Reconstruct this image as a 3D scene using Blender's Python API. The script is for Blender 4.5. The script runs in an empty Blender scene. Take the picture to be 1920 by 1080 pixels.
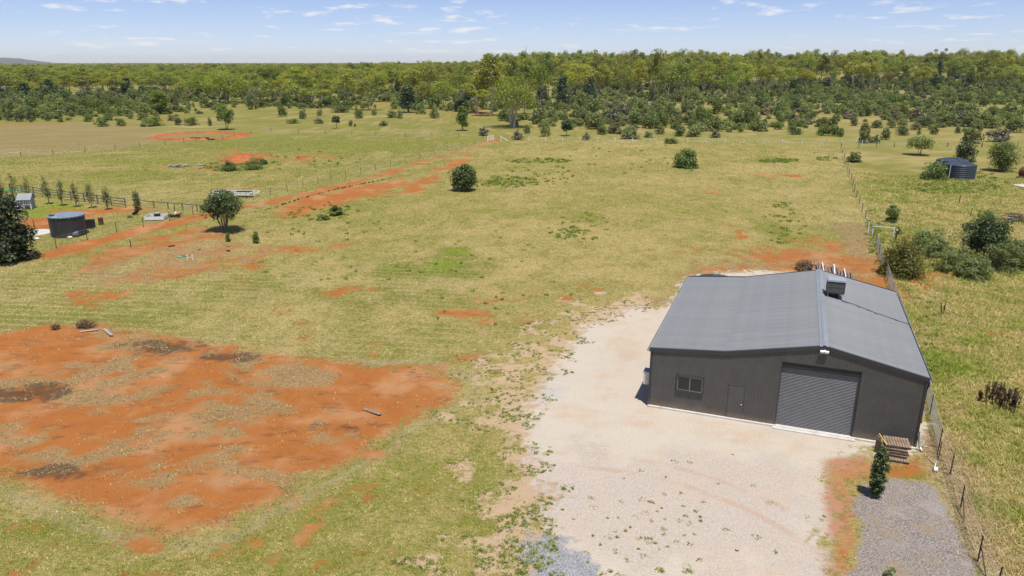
import bpy, math, random
import numpy as np
from mathutils import Vector, Matrix

# ------------------------------------------------------------------ camera, sky, sun
scene = bpy.context.scene
CAM_H, F_PX, PITCH = 19.5, 1372.6, 0.2996
cam = bpy.data.cameras.new("camera"); camo = bpy.data.objects.new("camera", cam)
scene.collection.objects.link(camo)
camo.location = (0, 0, CAM_H); camo.rotation_euler = (math.pi/2 - PITCH, 0, 0)
cam.sensor_width = 36.0; cam.lens = 36.0*F_PX/1920.0
cam.clip_start = 0.5; cam.clip_end = 60000
scene.camera = camo
scene.view_settings.view_transform = 'Standard'; scene.view_settings.look = 'None'
scene.view_settings.exposure = 0.1; scene.view_settings.gamma = 1
scene.view_settings.use_curve_mapping = False
scene.cycles.use_denoising = True
scene.cycles.max_bounces = 6; scene.cycles.diffuse_bounces = 3; scene.cycles.transmission_bounces = 4
scene.cycles.transparent_max_bounces = 8; scene.cycles.glossy_bounces = 2
scene.cycles.sample_clamp_indirect = 6

SUN_EL = math.radians(72.5)
SH = Vector((-0.107, 0.296)).normalized()          # shadows fall this way on the ground
sun = bpy.data.lights.new("sun", 'SUN'); suno = bpy.data.objects.new("sun", sun)
scene.collection.objects.link(suno)
sun.energy = 4.8; sun.angle = math.radians(0.53); sun.color = (1.0, 0.955, 0.88)
sd_ = Vector((SH.x*math.cos(SUN_EL), SH.y*math.cos(SUN_EL), -math.sin(SUN_EL)))
suno.rotation_euler = sd_.to_track_quat('-Z', 'Y').to_euler()
suno.location = (0, 0, 60)

world = bpy.data.worlds.new("World"); scene.world = world; world.use_nodes = True
nt = world.node_tree; nt.nodes.clear()
def wn(t, **k):
    n = nt.nodes.new(t)
    for a, b in k.items(): setattr(n, a, b)
    return n
out = wn('ShaderNodeOutputWorld'); bg = wn('ShaderNodeBackground'); bg.inputs[1].default_value = 0.112
sky = wn('ShaderNodeTexSky', sky_type='NISHITA', sun_disc=False)
sky.sun_elevation = SUN_EL; sky.sun_rotation = math.atan2(-SH.x, -SH.y)
sky.altitude = 300; sky.air_density = 0.62; sky.dust_density = 0.25; sky.ozone_density = 1.0
# small fair-weather puffs, crowding towards the horizon
geo = wn('ShaderNodeTexCoord'); sep = wn('ShaderNodeSeparateXYZ'); nt.links.new(geo.outputs['Generated'], sep.inputs[0])
def wm(op, a, b=None, c=None, clamp=False):
    n = wn('ShaderNodeMath', operation=op); n.use_clamp = clamp
    for i, v in enumerate((a, b, c)):
        if v is None: continue
        if isinstance(v, (int, float)): n.inputs[i].default_value = v
        else: nt.links.new(v, n.inputs[i])
    return n.outputs[0]
az_ = wm('ARCTAN2', sep.outputs[0], sep.outputs[1])
el_ = wm('LOGARITHM', wm('ADD', wm('MAXIMUM', sep.outputs[2], 0.0), 0.05), 2.718281828)
cmb = wn('ShaderNodeCombineXYZ')
nt.links.new(wm('MULTIPLY', az_, 21.0), cmb.inputs[0]); nt.links.new(wm('MULTIPLY', el_, 11.0), cmb.inputs[1])
n1 = wn('ShaderNodeTexNoise'); n1.inputs['Scale'].default_value = 1.0; n1.inputs['Detail'].default_value = 6; n1.inputs['Roughness'].default_value = 0.58
n2 = wn('ShaderNodeTexNoise'); n2.inputs['Scale'].default_value = 0.22; n2.inputs['Detail'].default_value = 2
nt.links.new(cmb.outputs[0], n1.inputs['Vector']); nt.links.new(cmb.outputs[0], n2.inputs['Vector'])
cl = wm('ADD', n1.outputs[0], wm('MULTIPLY', wm('SUBTRACT', n2.outputs[0], 0.5), 0.45))
mr = wn('ShaderNodeMapRange', interpolation_type='SMOOTHSTEP'); mr.inputs[1].default_value = 0.55; mr.inputs[2].default_value = 0.73
nt.links.new(cl, mr.inputs[0])
fac = wm('MULTIPLY', wm('MULTIPLY', mr.outputs[0], 0.75), wm('MULTIPLY', wm('SUBTRACT', sep.outputs[2], 0.002), 70.0, clamp=True), clamp=True)
mx = wn('ShaderNodeMix', data_type='RGBA'); nt.links.new(fac, mx.inputs[0]); tn = wn('ShaderNodeMix', data_type='RGBA', blend_type='MULTIPLY'); tn.inputs[0].default_value = 1; tn.inputs[7].default_value = (.98, .94, 1.08, 1); nt.links.new(sky.outputs[0], tn.inputs[6]); nt.links.new(tn.outputs[2], mx.inputs[6]); mx.inputs[7].default_value = (7.7, 7.6, 7.7, 1)
nt.links.new(mx.outputs[2], bg.inputs[0]); nt.links.new(bg.outputs[0], out.inputs[0])

# ------------------------------------------------------------------ helpers
C = scene.collection
rng = np.random.default_rng(11); random.seed(5)
CP, SP = math.cos(PITCH), math.sin(PITCH)
def sstep(a, b, x):
    t = np.clip((np.asarray(x, float)-a)/(b-a), 0, 1); return t*t*(3-2*t)
def ground_z(x, y):
    d = np.hypot(x, y); az = np.degrees(np.arctan2(x, y))
    return 9.0*sstep(420, 1000, d)*sstep(-16, 8, az)
def G(px, py, z=0.0):
    """pixel of the 1920x1080 photo -> point on level z"""
    a, b = px-960.0, py-540.0
    t = (CAM_H-z)/(F_PX*SP + b*CP)
    return Vector((a*t, (F_PX*CP - b*SP)*t, z))
def span(py, npx):
    """metres covered by npx pixels at the ground row py"""
    p = G(960, py); return npx*(p.y*CP + CAM_H*SP)/F_PX
def hgt(py, ptop):
    """height of an upright thing whose foot is at row py and top at row ptop"""
    Y = G(960, py).y
    return CAM_H - Y*math.tan(PITCH + math.atan((ptop-540)/F_PX))
def P2(lst): return np.array([G(a, b)[:2] for a, b in lst])

def vnoise(x, y, seed=0):
    xi = np.floor(x).astype(np.int64); yi = np.floor(y).astype(np.int64); fx = x-xi; fy = y-yi
    def h(i, j):
        n = (i*374761393 + j*668265263 + seed*1442695041) & 0xffffffff
        n = ((n ^ (n >> 13))*1274126177) & 0xffffffff
        return ((n ^ (n >> 16)) & 0xffff)/65535.0
    u = fx*fx*(3-2*fx); v = fy*fy*(3-2*fy)
    return (h(xi, yi)*(1-u)+h(xi+1, yi)*u)*(1-v)+(h(xi, yi+1)*(1-u)+h(xi+1, yi+1)*u)*v
def fbm(x, y, s, seed=0, o=4):
    r = 0; a = 1; t = 0
    for i in range(o):
        r = r+a*vnoise(x/s*2**i+17.3*i, y/s*2**i-9.1*i, seed+i); t += a; a *= .55
    return r/t

class MB:
    def __init__(s): s.v = []; s.f = []; s.m = []
    def add(s, vs, fs, m=0):
        o = len(s.v); s.v += [tuple(p) for p in vs]; s.f += [tuple(i+o for i in f) for f in fs]; s.m += [m]*len(fs); return s
    def box(s, c, d, m=0, rot=None):
        x, y, z = [k/2 for k in d]
        vs = [Vector((a*x, b*y, e*z)) for a, b, e in ((-1,-1,-1),(1,-1,-1),(1,1,-1),(-1,1,-1),(-1,-1,1),(1,-1,1),(1,1,1),(-1,1,1))]
        if rot is not None: vs = [rot @ v for v in vs]
        return s.add([v+Vector(c) for v in vs], [(3,2,1,0),(4,5,6,7),(0,1,5,4),(1,2,6,5),(2,3,7,6),(3,0,4,7)], m)
    def bar(s, a, b, w, h, m=0):
        a, b = Vector(a), Vector(b); d = b-a
        return s.box((a+b)/2, (d.length, w, h), m, d.to_track_quat('X', 'Z').to_matrix())
    def tube(s, pts, rs, n=6, m=0, cap=True):
        pts = [Vector(p) for p in pts]; k = len(pts)
        if isinstance(rs, (int, float)): rs = [rs]*k
        vs = []; up = Vector((0, 0, 1))
        for i, p in enumerate(pts):
            d = (pts[min(i+1, k-1)]-pts[max(i-1, 0)]).normalized()
            r = up if abs(d.z) < .95 else Vector((1, 0, 0))
            u = d.cross(r).normalized(); w = d.cross(u)
            vs += [p+(u*math.cos(2*math.pi*j/n)+w*math.sin(2*math.pi*j/n))*rs[i] for j in range(n)]
        fs = [(i*n+j, i*n+(j+1) % n, (i+1)*n+(j+1) % n, (i+1)*n+j) for i in range(k-1) for j in range(n)]
        if cap: fs += [tuple(range(n)), tuple(range((k-1)*n+n-1, (k-1)*n-1, -1))]
        return s.add(vs, fs, m)
    def lathe(s, prof, n=32, c=(0, 0, 0), m=0, mod=None):
        vs = []; k = len(prof)
        for r, z in prof:
            for j in range(n):
                a = 2*math.pi*j/n; rr = r*(mod(a, z) if mod else 1)
                vs.append((c[0]+rr*math.cos(a), c[1]+rr*math.sin(a), c[2]+z))
        return s.add(vs, [(i*n+j, i*n+(j+1) % n, (i+1)*n+(j+1) % n, (i+1)*n+j) for i in range(k-1) for j in range(n)], m)
    def build(s, name, mats, parent=None, smooth=False):
        me = bpy.data.meshes.new(name); me.from_pydata(s.v, [], s.f)
        for mt in (mats if isinstance(mats, (list, tuple)) else [mats]): me.materials.append(mt)
        me.polygons.foreach_set('material_index', s.m)
        if smooth: me.polygons.foreach_set('use_smooth', [True]*len(s.f))
        me.update(); o = bpy.data.objects.new(name, me); C.objects.link(o)
        if parent: o.parent = parent
        return o
def np_mesh(name, V, nper, mats, parent=None, col=None, mi=None):
    """V: (n*nper,3) loose faces of nper corners"""
    me = bpy.data.meshes.new(name); n = len(V)//nper
    me.vertices.add(len(V)); me.vertices.foreach_set('co', V.astype(np.float32).ravel())
    me.loops.add(len(V)); me.loops.foreach_set('vertex_index', np.arange(len(V), dtype=np.int32))
    me.polygons.add(n); me.polygons.foreach_set('loop_start', np.arange(0, len(V), nper, dtype=np.int32))
    me.polygons.foreach_set('loop_total', np.full(n, nper, dtype=np.int32))
    for mt in (mats if isinstance(mats, (list, tuple)) else [mats]): me.materials.append(mt)
    if mi is not None: me.polygons.foreach_set('material_index', mi.astype(np.int32))
    if col is not None:
        at = me.color_attributes.new('tint', 'FLOAT_COLOR', 'POINT')
        c4 = np.ones((len(V), 4), np.float32); c4[:, :3] = np.repeat(col, nper, 0); at.data.foreach_set('color', c4.ravel())
    me.update(calc_edges=True)
    o = bpy.data.objects.new(name, me)
    C.objects.link(o)
    if parent: o.parent = parent
    return o
def tag(o, label=None, cat=None, group=None, kind=None):
    if label: o['label'] = label
    if cat: o['category'] = cat
    if group: o['group'] = group
    if kind: o['kind'] = kind
    return o
def thing(name, loc, label, cat, group=None, rz=0):
    o = bpy.data.objects.new(name, None); C.objects.link(o); o.empty_display_size = .3
    o.location = loc; o.rotation_euler = (0, 0, rz); return tag(o, label, cat, group)
def dup(o, loc=None, rz=None, sc=None, label=None, group=None):
    c = o.copy(); C.objects.link(c)
    if loc is not None: c.location = loc
    if rz is not None: c.rotation_euler = (0, 0, rz)
    if sc is not None: c.scale = sc
    if label: c['label'] = label
    if group: c['group'] = group
    for ch in KIDS.get(o.name, []):
        k = ch.copy(); C.objects.link(k); k.parent = c
    return c
KIDS = {}

# ------------------------------------------------------------------ materials
class NT:
    def __init__(s, name):
        s.mat = bpy.data.materials.new(name); s.mat.use_nodes = True; s.t = s.mat.node_tree
        s.b = s.t.nodes['Principled BSDF']; s.out = s.t.nodes['Material Output']
    def n(s, t, **k):
        n = s.t.nodes.new(t)
        for a, b in k.items(): setattr(n, a, b)
        return n
    def put(s, sock, v):
        if v is None: return
        if hasattr(v, 'is_linked'): s.t.links.new(v, sock)
        elif isinstance(v, (tuple, list)): sock.default_value = tuple(v)+((1,) if len(v) == 3 and len(sock.default_value) == 4 else ())
        else: sock.default_value = v
    def m(s, op, a, b=None, c=None, clamp=False):
        n = s.n('ShaderNodeMath', operation=op); n.use_clamp = clamp
        for i, v in enumerate((a, b, c)): s.put(n.inputs[i], v)
        return n.outputs[0]
    def ss(s, x, a, b, lo=0.0, hi=1.0):
        n = s.n('ShaderNodeMapRange', interpolation_type='SMOOTHSTEP')
        s.put(n.inputs[0], x); n.inputs[1].default_value = a; n.inputs[2].default_value = b; n.inputs[3].default_value = lo; n.inputs[4].default_value = hi
        return n.outputs[0]
    def mix(s, f, a, b, mode='MIX'):
        n = s.n('ShaderNodeMix', data_type='RGBA', blend_type=mode); s.put(n.inputs[0], f); s.put(n.inputs[6], a); s.put(n.inputs[7], b); return n.outputs[2]
    def noise(s, sc, det=3, rough=.55, vec=None, dist=0):
        n = s.n('ShaderNodeTexNoise'); n.inputs['Scale'].default_value = sc; n.inputs['Detail'].default_value = det
        n.inputs['Roughness'].default_value = rough; n.inputs['Distortion'].default_value = dist
        if vec is not None: s.t.links.new(vec, n.inputs['Vector'])
        return n.outputs[0]
    def pos(s): return s.n('ShaderNodeNewGeometry').outputs['Position']
    def obj(s): return s.n('ShaderNodeTexCoord').outputs['Object']
    def mapv(s, vec, scale, rz=0):
        n = s.n('ShaderNodeMapping'); n.inputs['Scale'].default_value = scale; n.inputs['Rotation'].default_value = (0, 0, rz); s.t.links.new(vec, n.inputs[0]); return n.outputs[0]
    def attr(s, name): return s.n('ShaderNodeAttribute', attribute_name=name).outputs['Fac']
    def bump(s, h, strength, dist):
        n = s.n('ShaderNodeBump'); n.inputs['Strength'].default_value = strength; n.inputs['Distance'].default_value = dist
        s.t.links.new(h, n.inputs['Height']); s.t.links.new(n.outputs[0], s.b.inputs['Normal'])
def plain(name, col, rough=.6, metal=0.0, var=.18, sc=6.0, bump=0.0, dirt=None, spec=.4):
    """a paint, metal or timber with mottled wear"""
    k = NT(name); v = k.obj(); a = k.noise(sc, 5, .6, v); b = k.noise(sc*.17, 3, .5, v)
    f = k.ss(k.m('ADD', k.m('MULTIPLY', a, .6), k.m('MULTIPLY', b, .4)), .3, .7)
    c = k.mix(f, tuple(x*(1-var) for x in col), tuple(min(1, x*(1+var)) for x in col))
    if dirt: c = k.mix(k.ss(k.noise(sc*.4, 6, .7, v), .52, .72), c, dirt)
    k.put(k.b.inputs['Base Color'], c); k.put(k.b.inputs['Roughness'], k.m('ADD', k.m('MULTIPLY', a, .25), rough-.12, clamp=True))
    k.b.inputs['Metallic'].default_value = metal; k.b.inputs['Specular IOR Level'].default_value = spec
    if bump: k.bump(a, .5, bump)
    return k.mat
def leafmat(name, a, b, transl=.35, rvar=.35, warm=(1.25, 1.05, .6)):
    """foliage: per-leaf tint, per-plant shift, some light through the leaf"""
    k = NT(name); tint = k.n('ShaderNodeVertexColor', layer_name='tint').outputs[0]
    r = k.n('ShaderNodeObjectInfo').outputs['Random']
    sepn = k.n('ShaderNodeSeparateColor'); k.t.links.new(tint, sepn.inputs[0])
    c = k.mix(sepn.outputs[0], a, b)
    c = k.mix(k.m('MULTIPLY', r, rvar*2, clamp=True), c, k.mix(1.0, c, warm, 'MULTIPLY'))
    r2 = k.m('FRACT', k.m('MULTIPLY', r, 7.31))
    c = k.mix(1.0, c, k.mix(r2, (1-rvar*.7,)*3, (1+rvar*.5,)*3), 'MULTIPLY')
    d = k.n('ShaderNodeBsdfDiffuse'); t = k.n('ShaderNodeBsdfTranslucent'); g = k.n('ShaderNodeBsdfGlossy'); g.inputs['Roughness'].default_value = .5
    k.t.links.new(c, d.inputs[0]); k.t.links.new(k.mix(1.0, c, (1.25, 1.2, .6), 'MULTIPLY'), t.inputs[0]); g.inputs[0].default_value = (.9, .95, 1, 1)
    m1 = k.n('ShaderNodeMixShader'); m1.inputs[0].default_value = transl; k.t.links.new(d.outputs[0], m1.inputs[1]); k.t.links.new(t.outputs[0], m1.inputs[2])
    m2 = k.n('ShaderNodeMixShader'); m2.inputs[0].default_value = .035; k.t.links.new(m1.outputs[0], m2.inputs[1]); k.t.links.new(g.outputs[0], m2.inputs[2])
    k.t.links.new(m2.outputs[0], k.out.inputs[0]); return k.mat
def grassmat(name, transl=.3):
    k = NT(name); tint = k.n('ShaderNodeVertexColor', layer_name='tint').outputs[0]
    d = k.n('ShaderNodeBsdfDiffuse'); t = k.n('ShaderNodeBsdfTranslucent')
    k.t.links.new(tint, d.inputs[0]); k.t.links.new(tint, t.inputs[0])
    m1 = k.n('ShaderNodeMixShader'); m1.inputs[0].default_value = transl; k.t.links.new(d.outputs[0], m1.inputs[1]); k.t.links.new(t.outputs[0], m1.inputs[2])
    k.t.links.new(m1.outputs[0], k.out.inputs[0]); return k.mat

M_BARK = plain('bark_grey', (.22, .18, .14), .85, sc=4, bump=.02, var=.35)
M_BARKW = plain('bark_pale', (.42, .38, .32), .8, sc=2, bump=.01, var=.35)
M_GALV = plain('galvanised', (.46, .48, .5), .4, .7, var=.1)
M_WHITE = plain('white_paint', (.78, .78, .76), .5, var=.08, dirt=(.5, .45, .38))
M_WHITES = plain('white_steel', (.8, .81, .82), .45, var=.05)
M_BLACK = plain('black_plastic', (.022, .022, .024), .6, var=.3)
M_RUST = plain('rusty_steel', (.14, .06, .035), .85, .2, var=.4)
M_PICKET = plain('dark_picket', (.035, .03, .028), .7, .2, var=.3)
M_TIMBER = plain('weathered_timber', (.25, .18, .125), .85, var=.4, sc=9, bump=.004)
M_TIMBER2 = plain('dark_timber', (.12, .085, .06), .9, var=.4, sc=9, bump=.004)
M_GREYTIM = plain('grey_timber', (.34, .31, .27), .85, var=.25, sc=8, bump=.003)
M_CONC = plain('concrete', (.56, .54, .5), .85, var=.12, sc=5, bump=.003, dirt=(.46, .38, .3))

# ------------------------------------------------------------------ where each kind of ground lies
def sdf(poly, x, y):
    """metres to the outline, positive inside"""
    n = len(poly); d = np.full(x.shape, 1e9); ins = np.zeros(x.shape, bool)
    for i in range(n):
        ax, ay = poly[i]; bx, by = poly[(i+1) % n]; ex, ey = bx-ax, by-ay
        t = np.clip(((x-ax)*ex+(y-ay)*ey)/(ex*ex+ey*ey+1e-12), 0, 1)
        d = np.minimum(d, np.hypot(x-ax-t*ex, y-ay-t*ey))
        c = (ay > y) != (by > y); xx = (bx-ax)*(y-ay)/(by-ay if abs(by-ay) > 1e-12 else 1e-12)+ax
        ins ^= c & (x < xx)
    return np.where(ins, d, -d)
def sline(pts, x, y):
    d = np.full(x.shape, 1e9)
    for i in range(len(pts)-1):
        ax, ay = pts[i]; bx, by = pts[i+1]; ex, ey = bx-ax, by-ay
        t = np.clip(((x-ax)*ex+(y-ay)*ey)/(ex*ex+ey*ey+1e-12), 0, 1)
        d = np.minimum(d, np.hypot(x-ax-t*ex, y-ay-t*ey))
    return d
PAD = P2([(-60,640),(0,626),(60,612),(170,604),(330,632),(470,650),(560,665),(690,690),(800,688),(868,722),(850,752),(750,800),(700,838),(600,890),(500,945),(430,985),(330,1002),(220,975),(100,930),(0,885),(-60,870)])
YARD = P2([(1185,580),(1250,572),(1285,520),(1420,505),(1560,520),(1700,640),(1730,800),(1725,852),(1640,858),(1590,878),(1568,960),(1560,1120),(1000,1120),(985,1040),(1010,980),(1045,930),(1010,880),(985,830),(1000,780),(1015,720),(1050,660),(1090,610)])
PINK = P2([(1040,850),(1120,830),(1300,860),(1420,840),(1600,850),(1600,1120),(1130,1120),(1060,1000),(1020,930)])
GREY = P2([(935,1000),(990,985),(1060,1010),(1150,1060),(1160,1120),(960,1120),(930,1050)])
STRIP = P2([(1535,855),(1625,848),(1650,880),(1602,905),(1600,960),(1606,1010),(1585,1120),(1548,1120),(1552,980),(1540,925),(1528,885)])
MULCH = P2([(1608,908),(1660,898),(1745,900),(1775,945),(1800,1000),(1825,1060),(1840,1120),(1580,1120),(1608,1010),(1602,950)])
FSTRAW = [P2([(1745,820),(1775,880),(1812,960),(1850,1070),(1870,1130)]), 1.3]
RED2 = P2([(170,520),(215,492),(250,470),(330,452),(400,436),(500,452),(515,463),(470,478),(410,492),(380,508),(300,520),(215,532)])
TRACK = P2([(-40,510),(60,484),(140,466),(270,430),(380,406),(480,385),(600,360),(700,333),(790,305),(870,280),(930,263)])
STR2 = P2([(520,392),(560,374),(640,354),(768,333),(757,348),(670,370),(600,386),(545,405)])
THIN = P2([(765,362),(800,335),(830,318),(870,300),(885,280)])
DAM = P2([(280,256),(310,248),(370,245),(440,248),(480,252),(440,258),(400,262),(340,263),(300,261)])
BACK = P2([(1175,578),(1225,540),(1275,505),(1330,490),(1420,480),(1540,474),(1645,500),(1655,530),(1640,560),(1300,600),(1255,590)])
BROWN = P2([(1540,420),(1600,414),(1625,430),(1640,470),(1650,510),(1580,505),(1590,470),(1575,432)])
RCORN = P2([(1718,838),(1735,800),(1762,850),(1758,905),(1660,902),(1640,870)])
TANKY = P2([(45,412),(120,394),(235,388),(300,392),(200,402),(150,415),(100,430),(40,440),(20,425)])
LAWN = P2([(40,392),(110,380),(185,392),(150,402),(60,412),(30,405)])
BRNPAD = P2([(-200,229),(150,229),(380,237),(430,250),(300,276),(150,293),(-200,312)])
NEARL = P2([(-200,1150),(-200,440),(250,470),(700,560),(1000,590),(960,700),(960,1150)])
PADDOCK = P2([(520,480),(700,390),(900,275),(960,262),(1580,276),(1640,500),(1300,480),(1150,570),(850,560)])
RIGHTP = P2([(1590,280),(1660,540),(1760,820),(1900,1150),(2400,1150),(2400,280)])
SPOTS = [(920,598,50,16),(985,598,40,7),(860,590,50,8),(540,590,60,35),(500,620,40,20),(640,545,50,10),(560,640,50,12),(880,668,30,8),(920,730,30,12),(1010,920,26,28),(300,1030,50,12),(700,850,20,8),(600,880,16,9),
         (545,466,35,6),(1465,328,35,3),(1330,360,20,4),(1390,440,10,30),(1280,470,30,5),(470,292,70,5),(560,293,50,4),(440,285,40,5),(330,312,30,3),(400,318,50,5),(860,205,40,4),(900,212,45,4),(1890,625,30,5),(1170,600,30,14),(960,560,50,10),(1060,560,16,8),(560,300,40,3),(690,200,25,3),(1160,200,20,2),(840,690,20,8),(450,350,30,3),(1000,545,20,6)]
GREENS = [(820,500,110,26,.9),(740,505,60,16,.8),(860,470,60,14,.6),(960,340,50,8,.6),(1450,300,40,5,.8),(1010,302,50,5,.5),(1690,700,60,60,.5),(1800,690,40,40,.9),(1790,850,40,60,.5),(1850,330,120,20,.5),(1740,350,110,12,.8),(1470,440,40,40,.4),(300,330,160,10,.35),(700,560,200,20,.35),(200,600,250,14,.35),(620,760,40,14,.0),(100,980,120,30,.35),(900,960,50,60,.25),(1700,885,40,14,1.4),(560,545,180,18,.3),(930,695,25,10,1.2),(1100,410,40,16,.5),(1860,480,60,30,.3),(1560,430,50,30,.3),(600,270,300,16,.3),(1590,300,30,30,.4)]
def blob(px, py, rx, ry, x, y):
    c = G(px, py); a = span(py, rx); b = (G(px, py-ry).y-G(px, py+ry).y)/2
    return 1-np.hypot((x-c.x)/a, (y-c.y)/b)
def F(x, y):
    """material weights 0..1 (0.5 = edge) for points of the ground"""
    f = {}
    nA = fbm(x, y, 14, 1)-.5; nB = fbm(x, y, 3.2, 5)-.5; nC = fbm(x, y, 1.1, 9, 3)-.5
    w = .8*nA+1.0*nB+.5*nC
    def msk(sd, soft, amp=1.0): return np.clip(.5+sd/(2*soft)+amp*w, 0, 1)
    # dry grass left standing on the red pad lies in drawn-out tongues
    ca, sa = math.cos(-.30), math.sin(-.30); xr = x*ca-y*sa; yr = x*sa+y*ca
    cb, sb = math.cos(.42), math.sin(.42); xq = x*cb-y*sb; yq = x*sb+y*cb; wq = sstep(-24, -16, x+.6*(y-40))
    t1 = (fbm(xr/2.4, yr, 2.4, 31)*(1-wq)+fbm(xq/2.6, yq, 2.0, 33)*wq)-.5; t2 = (fbm(xr/1.8, yr, .8, 37, 3)*(1-wq)+fbm(xq/2.0, yq, .8, 39, 3)*wq)-.5
    sp = sdf(PAD, x, y)
    left = sstep(-8, -26, x)
    pad = np.clip(.5+sp/2.6+.5*nB, 0, 1)
    dryp = np.clip(.15+2.4*t1+2.0*t2+.20*left-.20*sstep(-16, -6, x), 0, 1)
    f['pad'] = pad; f['dry'] = np.maximum(pad*dryp*(sp > -3), .75*np.clip(.52+sdf(RED2, x, y)/10+2.2*nC+1.2*t1, 0, 1)*(sdf(RED2, x, y) > -3))
    burn = np.maximum(blob(320, 650, 130, 22, x, y), blob(60, 735, 90, 26, x, y)); burn = np.maximum(burn, blob(90, 885, 110, 22, x, y)); burn = np.maximum(burn, blob(430, 670, 110, 14, x, y)-.1); burn = np.maximum(burn, blob(640, 800, 90, 14, x, y)-.15)
    f['burn'] = np.clip(1.2*burn+.1+2.2*(t2+.4*nC), 0, 1)*np.clip(.3+burn*3, 0, 1)*pad
    red = pad*np.clip(1.25-dryp*1.25, 0, 1)
    red = np.maximum(red, msk(sdf(RED2, x, y), 5, 2.6)*.80)
    tl = sline(TRACK, x, y); red = np.maximum(red, np.clip(.50+(1.25-tl)/2.4+1.8*w-.08*sstep(90, 130, y), 0, 1))
    red = np.maximum(red, msk(sdf(STR2, x, y), 2.2, 1.3)); red = np.maximum(red, np.clip(.35+(1.2-sline(THIN, x, y))/3+2.2*w, 0, 1))
    red = np.maximum(red, msk(sdf(STRIP, x, y), .7, .8)); red = np.maximum(red, msk(sdf(BACK, x, y)+.5, 4.5, 2.4)*.70)
    red = np.maximum(red, msk(sdf(RCORN, x, y), 1.0, 1.2)*.8); red = np.maximum(red, msk(sdf(TANKY, x, y), 3, 1.0))
    for a in SPOTS: red = np.maximum(red, np.clip(.30+.36*blob(*a, x, y)+2.0*nB+1.0*nC+.5*nA, 0, 1)*(blob(*a, x, y) > -.6))
    scat = np.clip(.05+1.4*nB+1.9*nC+.4*nA, 0, 1)*np.clip(sstep(70, 40, y)*sstep(14, 2, x), 0, 1)
    red = np.maximum(red, scat*.9)
    sy = sdf(YARD, x, y); ed = np.clip(-sy, 0, 9)
    f['yard'] = np.clip(.5+sy/4.5+.55*nB+.35*nC+.2*nA, 0, 1)
    # the sandy shoulder of the yard, broken up by grass
    f['shoulder'] = np.clip(.52+(sy+2.3)/8.0+1.7*nC+.7*nB, 0, 1)*(y < 62)*(x < 12)
    f['pink'] = msk(sdf(PINK, x, y), 3, 1.2); f['grey'] = msk(sdf(GREY, x, y), 1.0, 1.6)
    f['mulch'] = msk(sdf(MULCH, x, y), .5, .9)
    f['strip'] = msk(sdf(STRIP, x, y), .8, .8)
    f['straw'] = np.clip(.45+(FSTRAW[1]-sline(FSTRAW[0], x, y))/2.2+.8*w, 0, 1)
    f['straw'] = np.maximum(f['straw'], np.clip(.62-np.abs(sp+.9)/2.0+.5*nB, 0, 1)*sstep(54, 44, y))
    f['brown'] = np.maximum(np.maximum(msk(sdf(BROWN, x, y), 1.6, .7), .62*msk(sdf(BACK, x, y)+1.5, 3.0, 1.4)), .58*np.clip(.5+sdf(BRNPAD, x, y)/26+1.1*nA, 0, 1))
    f['brown'] = np.maximum(f['brown'], .55*np.clip(.35+(3.0-tl)/3.5+1.4*w, 0, 1)*sstep(58, 70, y))
    g = .51+.42*nA+.55*nB+.55*nC
    g = g+.02*np.clip(.5+sdf(NEARL, x, y)/8, 0, 1)-.15*np.clip(.5+sdf(PADDOCK, x, y)/12, 0, 1)+.10*sstep(110, 160, y)*sstep(10, -20, x)
    for q in GREENS: g = g+.55*q[4]*np.clip(.2+blob(*q[:4], x, y)+.8*nB+.8*nA, 0, 1)
    f['green'] = np.clip(g, 0, 1.0)
    f['lawn'] = msk(sdf(LAWN, x, y), 1.5, .3)
    for q in GREENS[:3]: f['lawn'] = np.maximum(f['lawn'], .72*np.clip(.1+blob(*q[:4], x, y)+1.2*nB+1.2*nA, 0, 1))
    f['lawn'] = np.maximum(f['lawn'], .5*np.clip(.1+blob(1800, 690, 40, 40, x, y)+1.2*nB, 0, 1))
    # bare red earth shows through among the far scrub
    d = np.hypot(x, y); red = np.maximum(red, .8*np.clip(fbm(x, y, 26, 77)*2.2-1.25, 0, 1)*sstep(210, 260, d)*sstep(900, 600, d))
    f['red'] = np.clip(red, 0, 1)*(1-.75*sstep(.35, .65, f['yard']))
    f['rowp'] = np.sin(5.6*y+.75*x+1.5*np.sin(.11*x)); f['mow'] = .85*sstep(44, 50, y)*sstep(78, 66, y)*sstep(2, -8, x)*np.clip(.7+2*nA, 0, 1)
    tone = .5+1.6*nA+.9*nB
    f['tone'] = np.clip(tone, 0, 1)
    return f

# ground sheet: one rectilinear net, finer close by, cut into the pieces of ground that meet edge to edge
def axis(lo, hi, step, far, g):
    a = list(np.arange(lo, hi+1e-6, step)); s = step
    while a[-1] < far: s *= g; a.append(a[-1]+s)
    return a
xp = axis(0, 46, .36, 9000, 1.09); xs = np.array([-v for v in xp[:0:-1]]+xp)
ys = np.array([-900, -300, -100, -40, -10, 5, 12]+axis(18, 74, .36, 14000, 1.028))
X, Y = np.meshgrid(xs, ys); X1, Y1 = X.ravel(), Y.ravel(); Z1 = ground_z(X1, Y1)
FF = F(X1, Y1)
nx, ny = len(xs), len(ys)
i0 = (np.arange(ny-1)[:, None]*nx+np.arange(nx-1)[None, :]).ravel()
quads = np.stack([i0, i0+1, i0+nx+1, i0+nx], 1)
cx = X1[quads].mean(1); cy = Y1[quads].mean(1)
reg = np.zeros(len(quads), int)
reg[(sline(TRACK, cx, cy) < 2.0)] = 3
reg[sdf(PAD, cx, cy) > 0] = 2
reg[sdf(YARD, cx, cy) > 0] = 1
reg[sdf(MULCH, cx, cy) > 0] = 4

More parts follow.
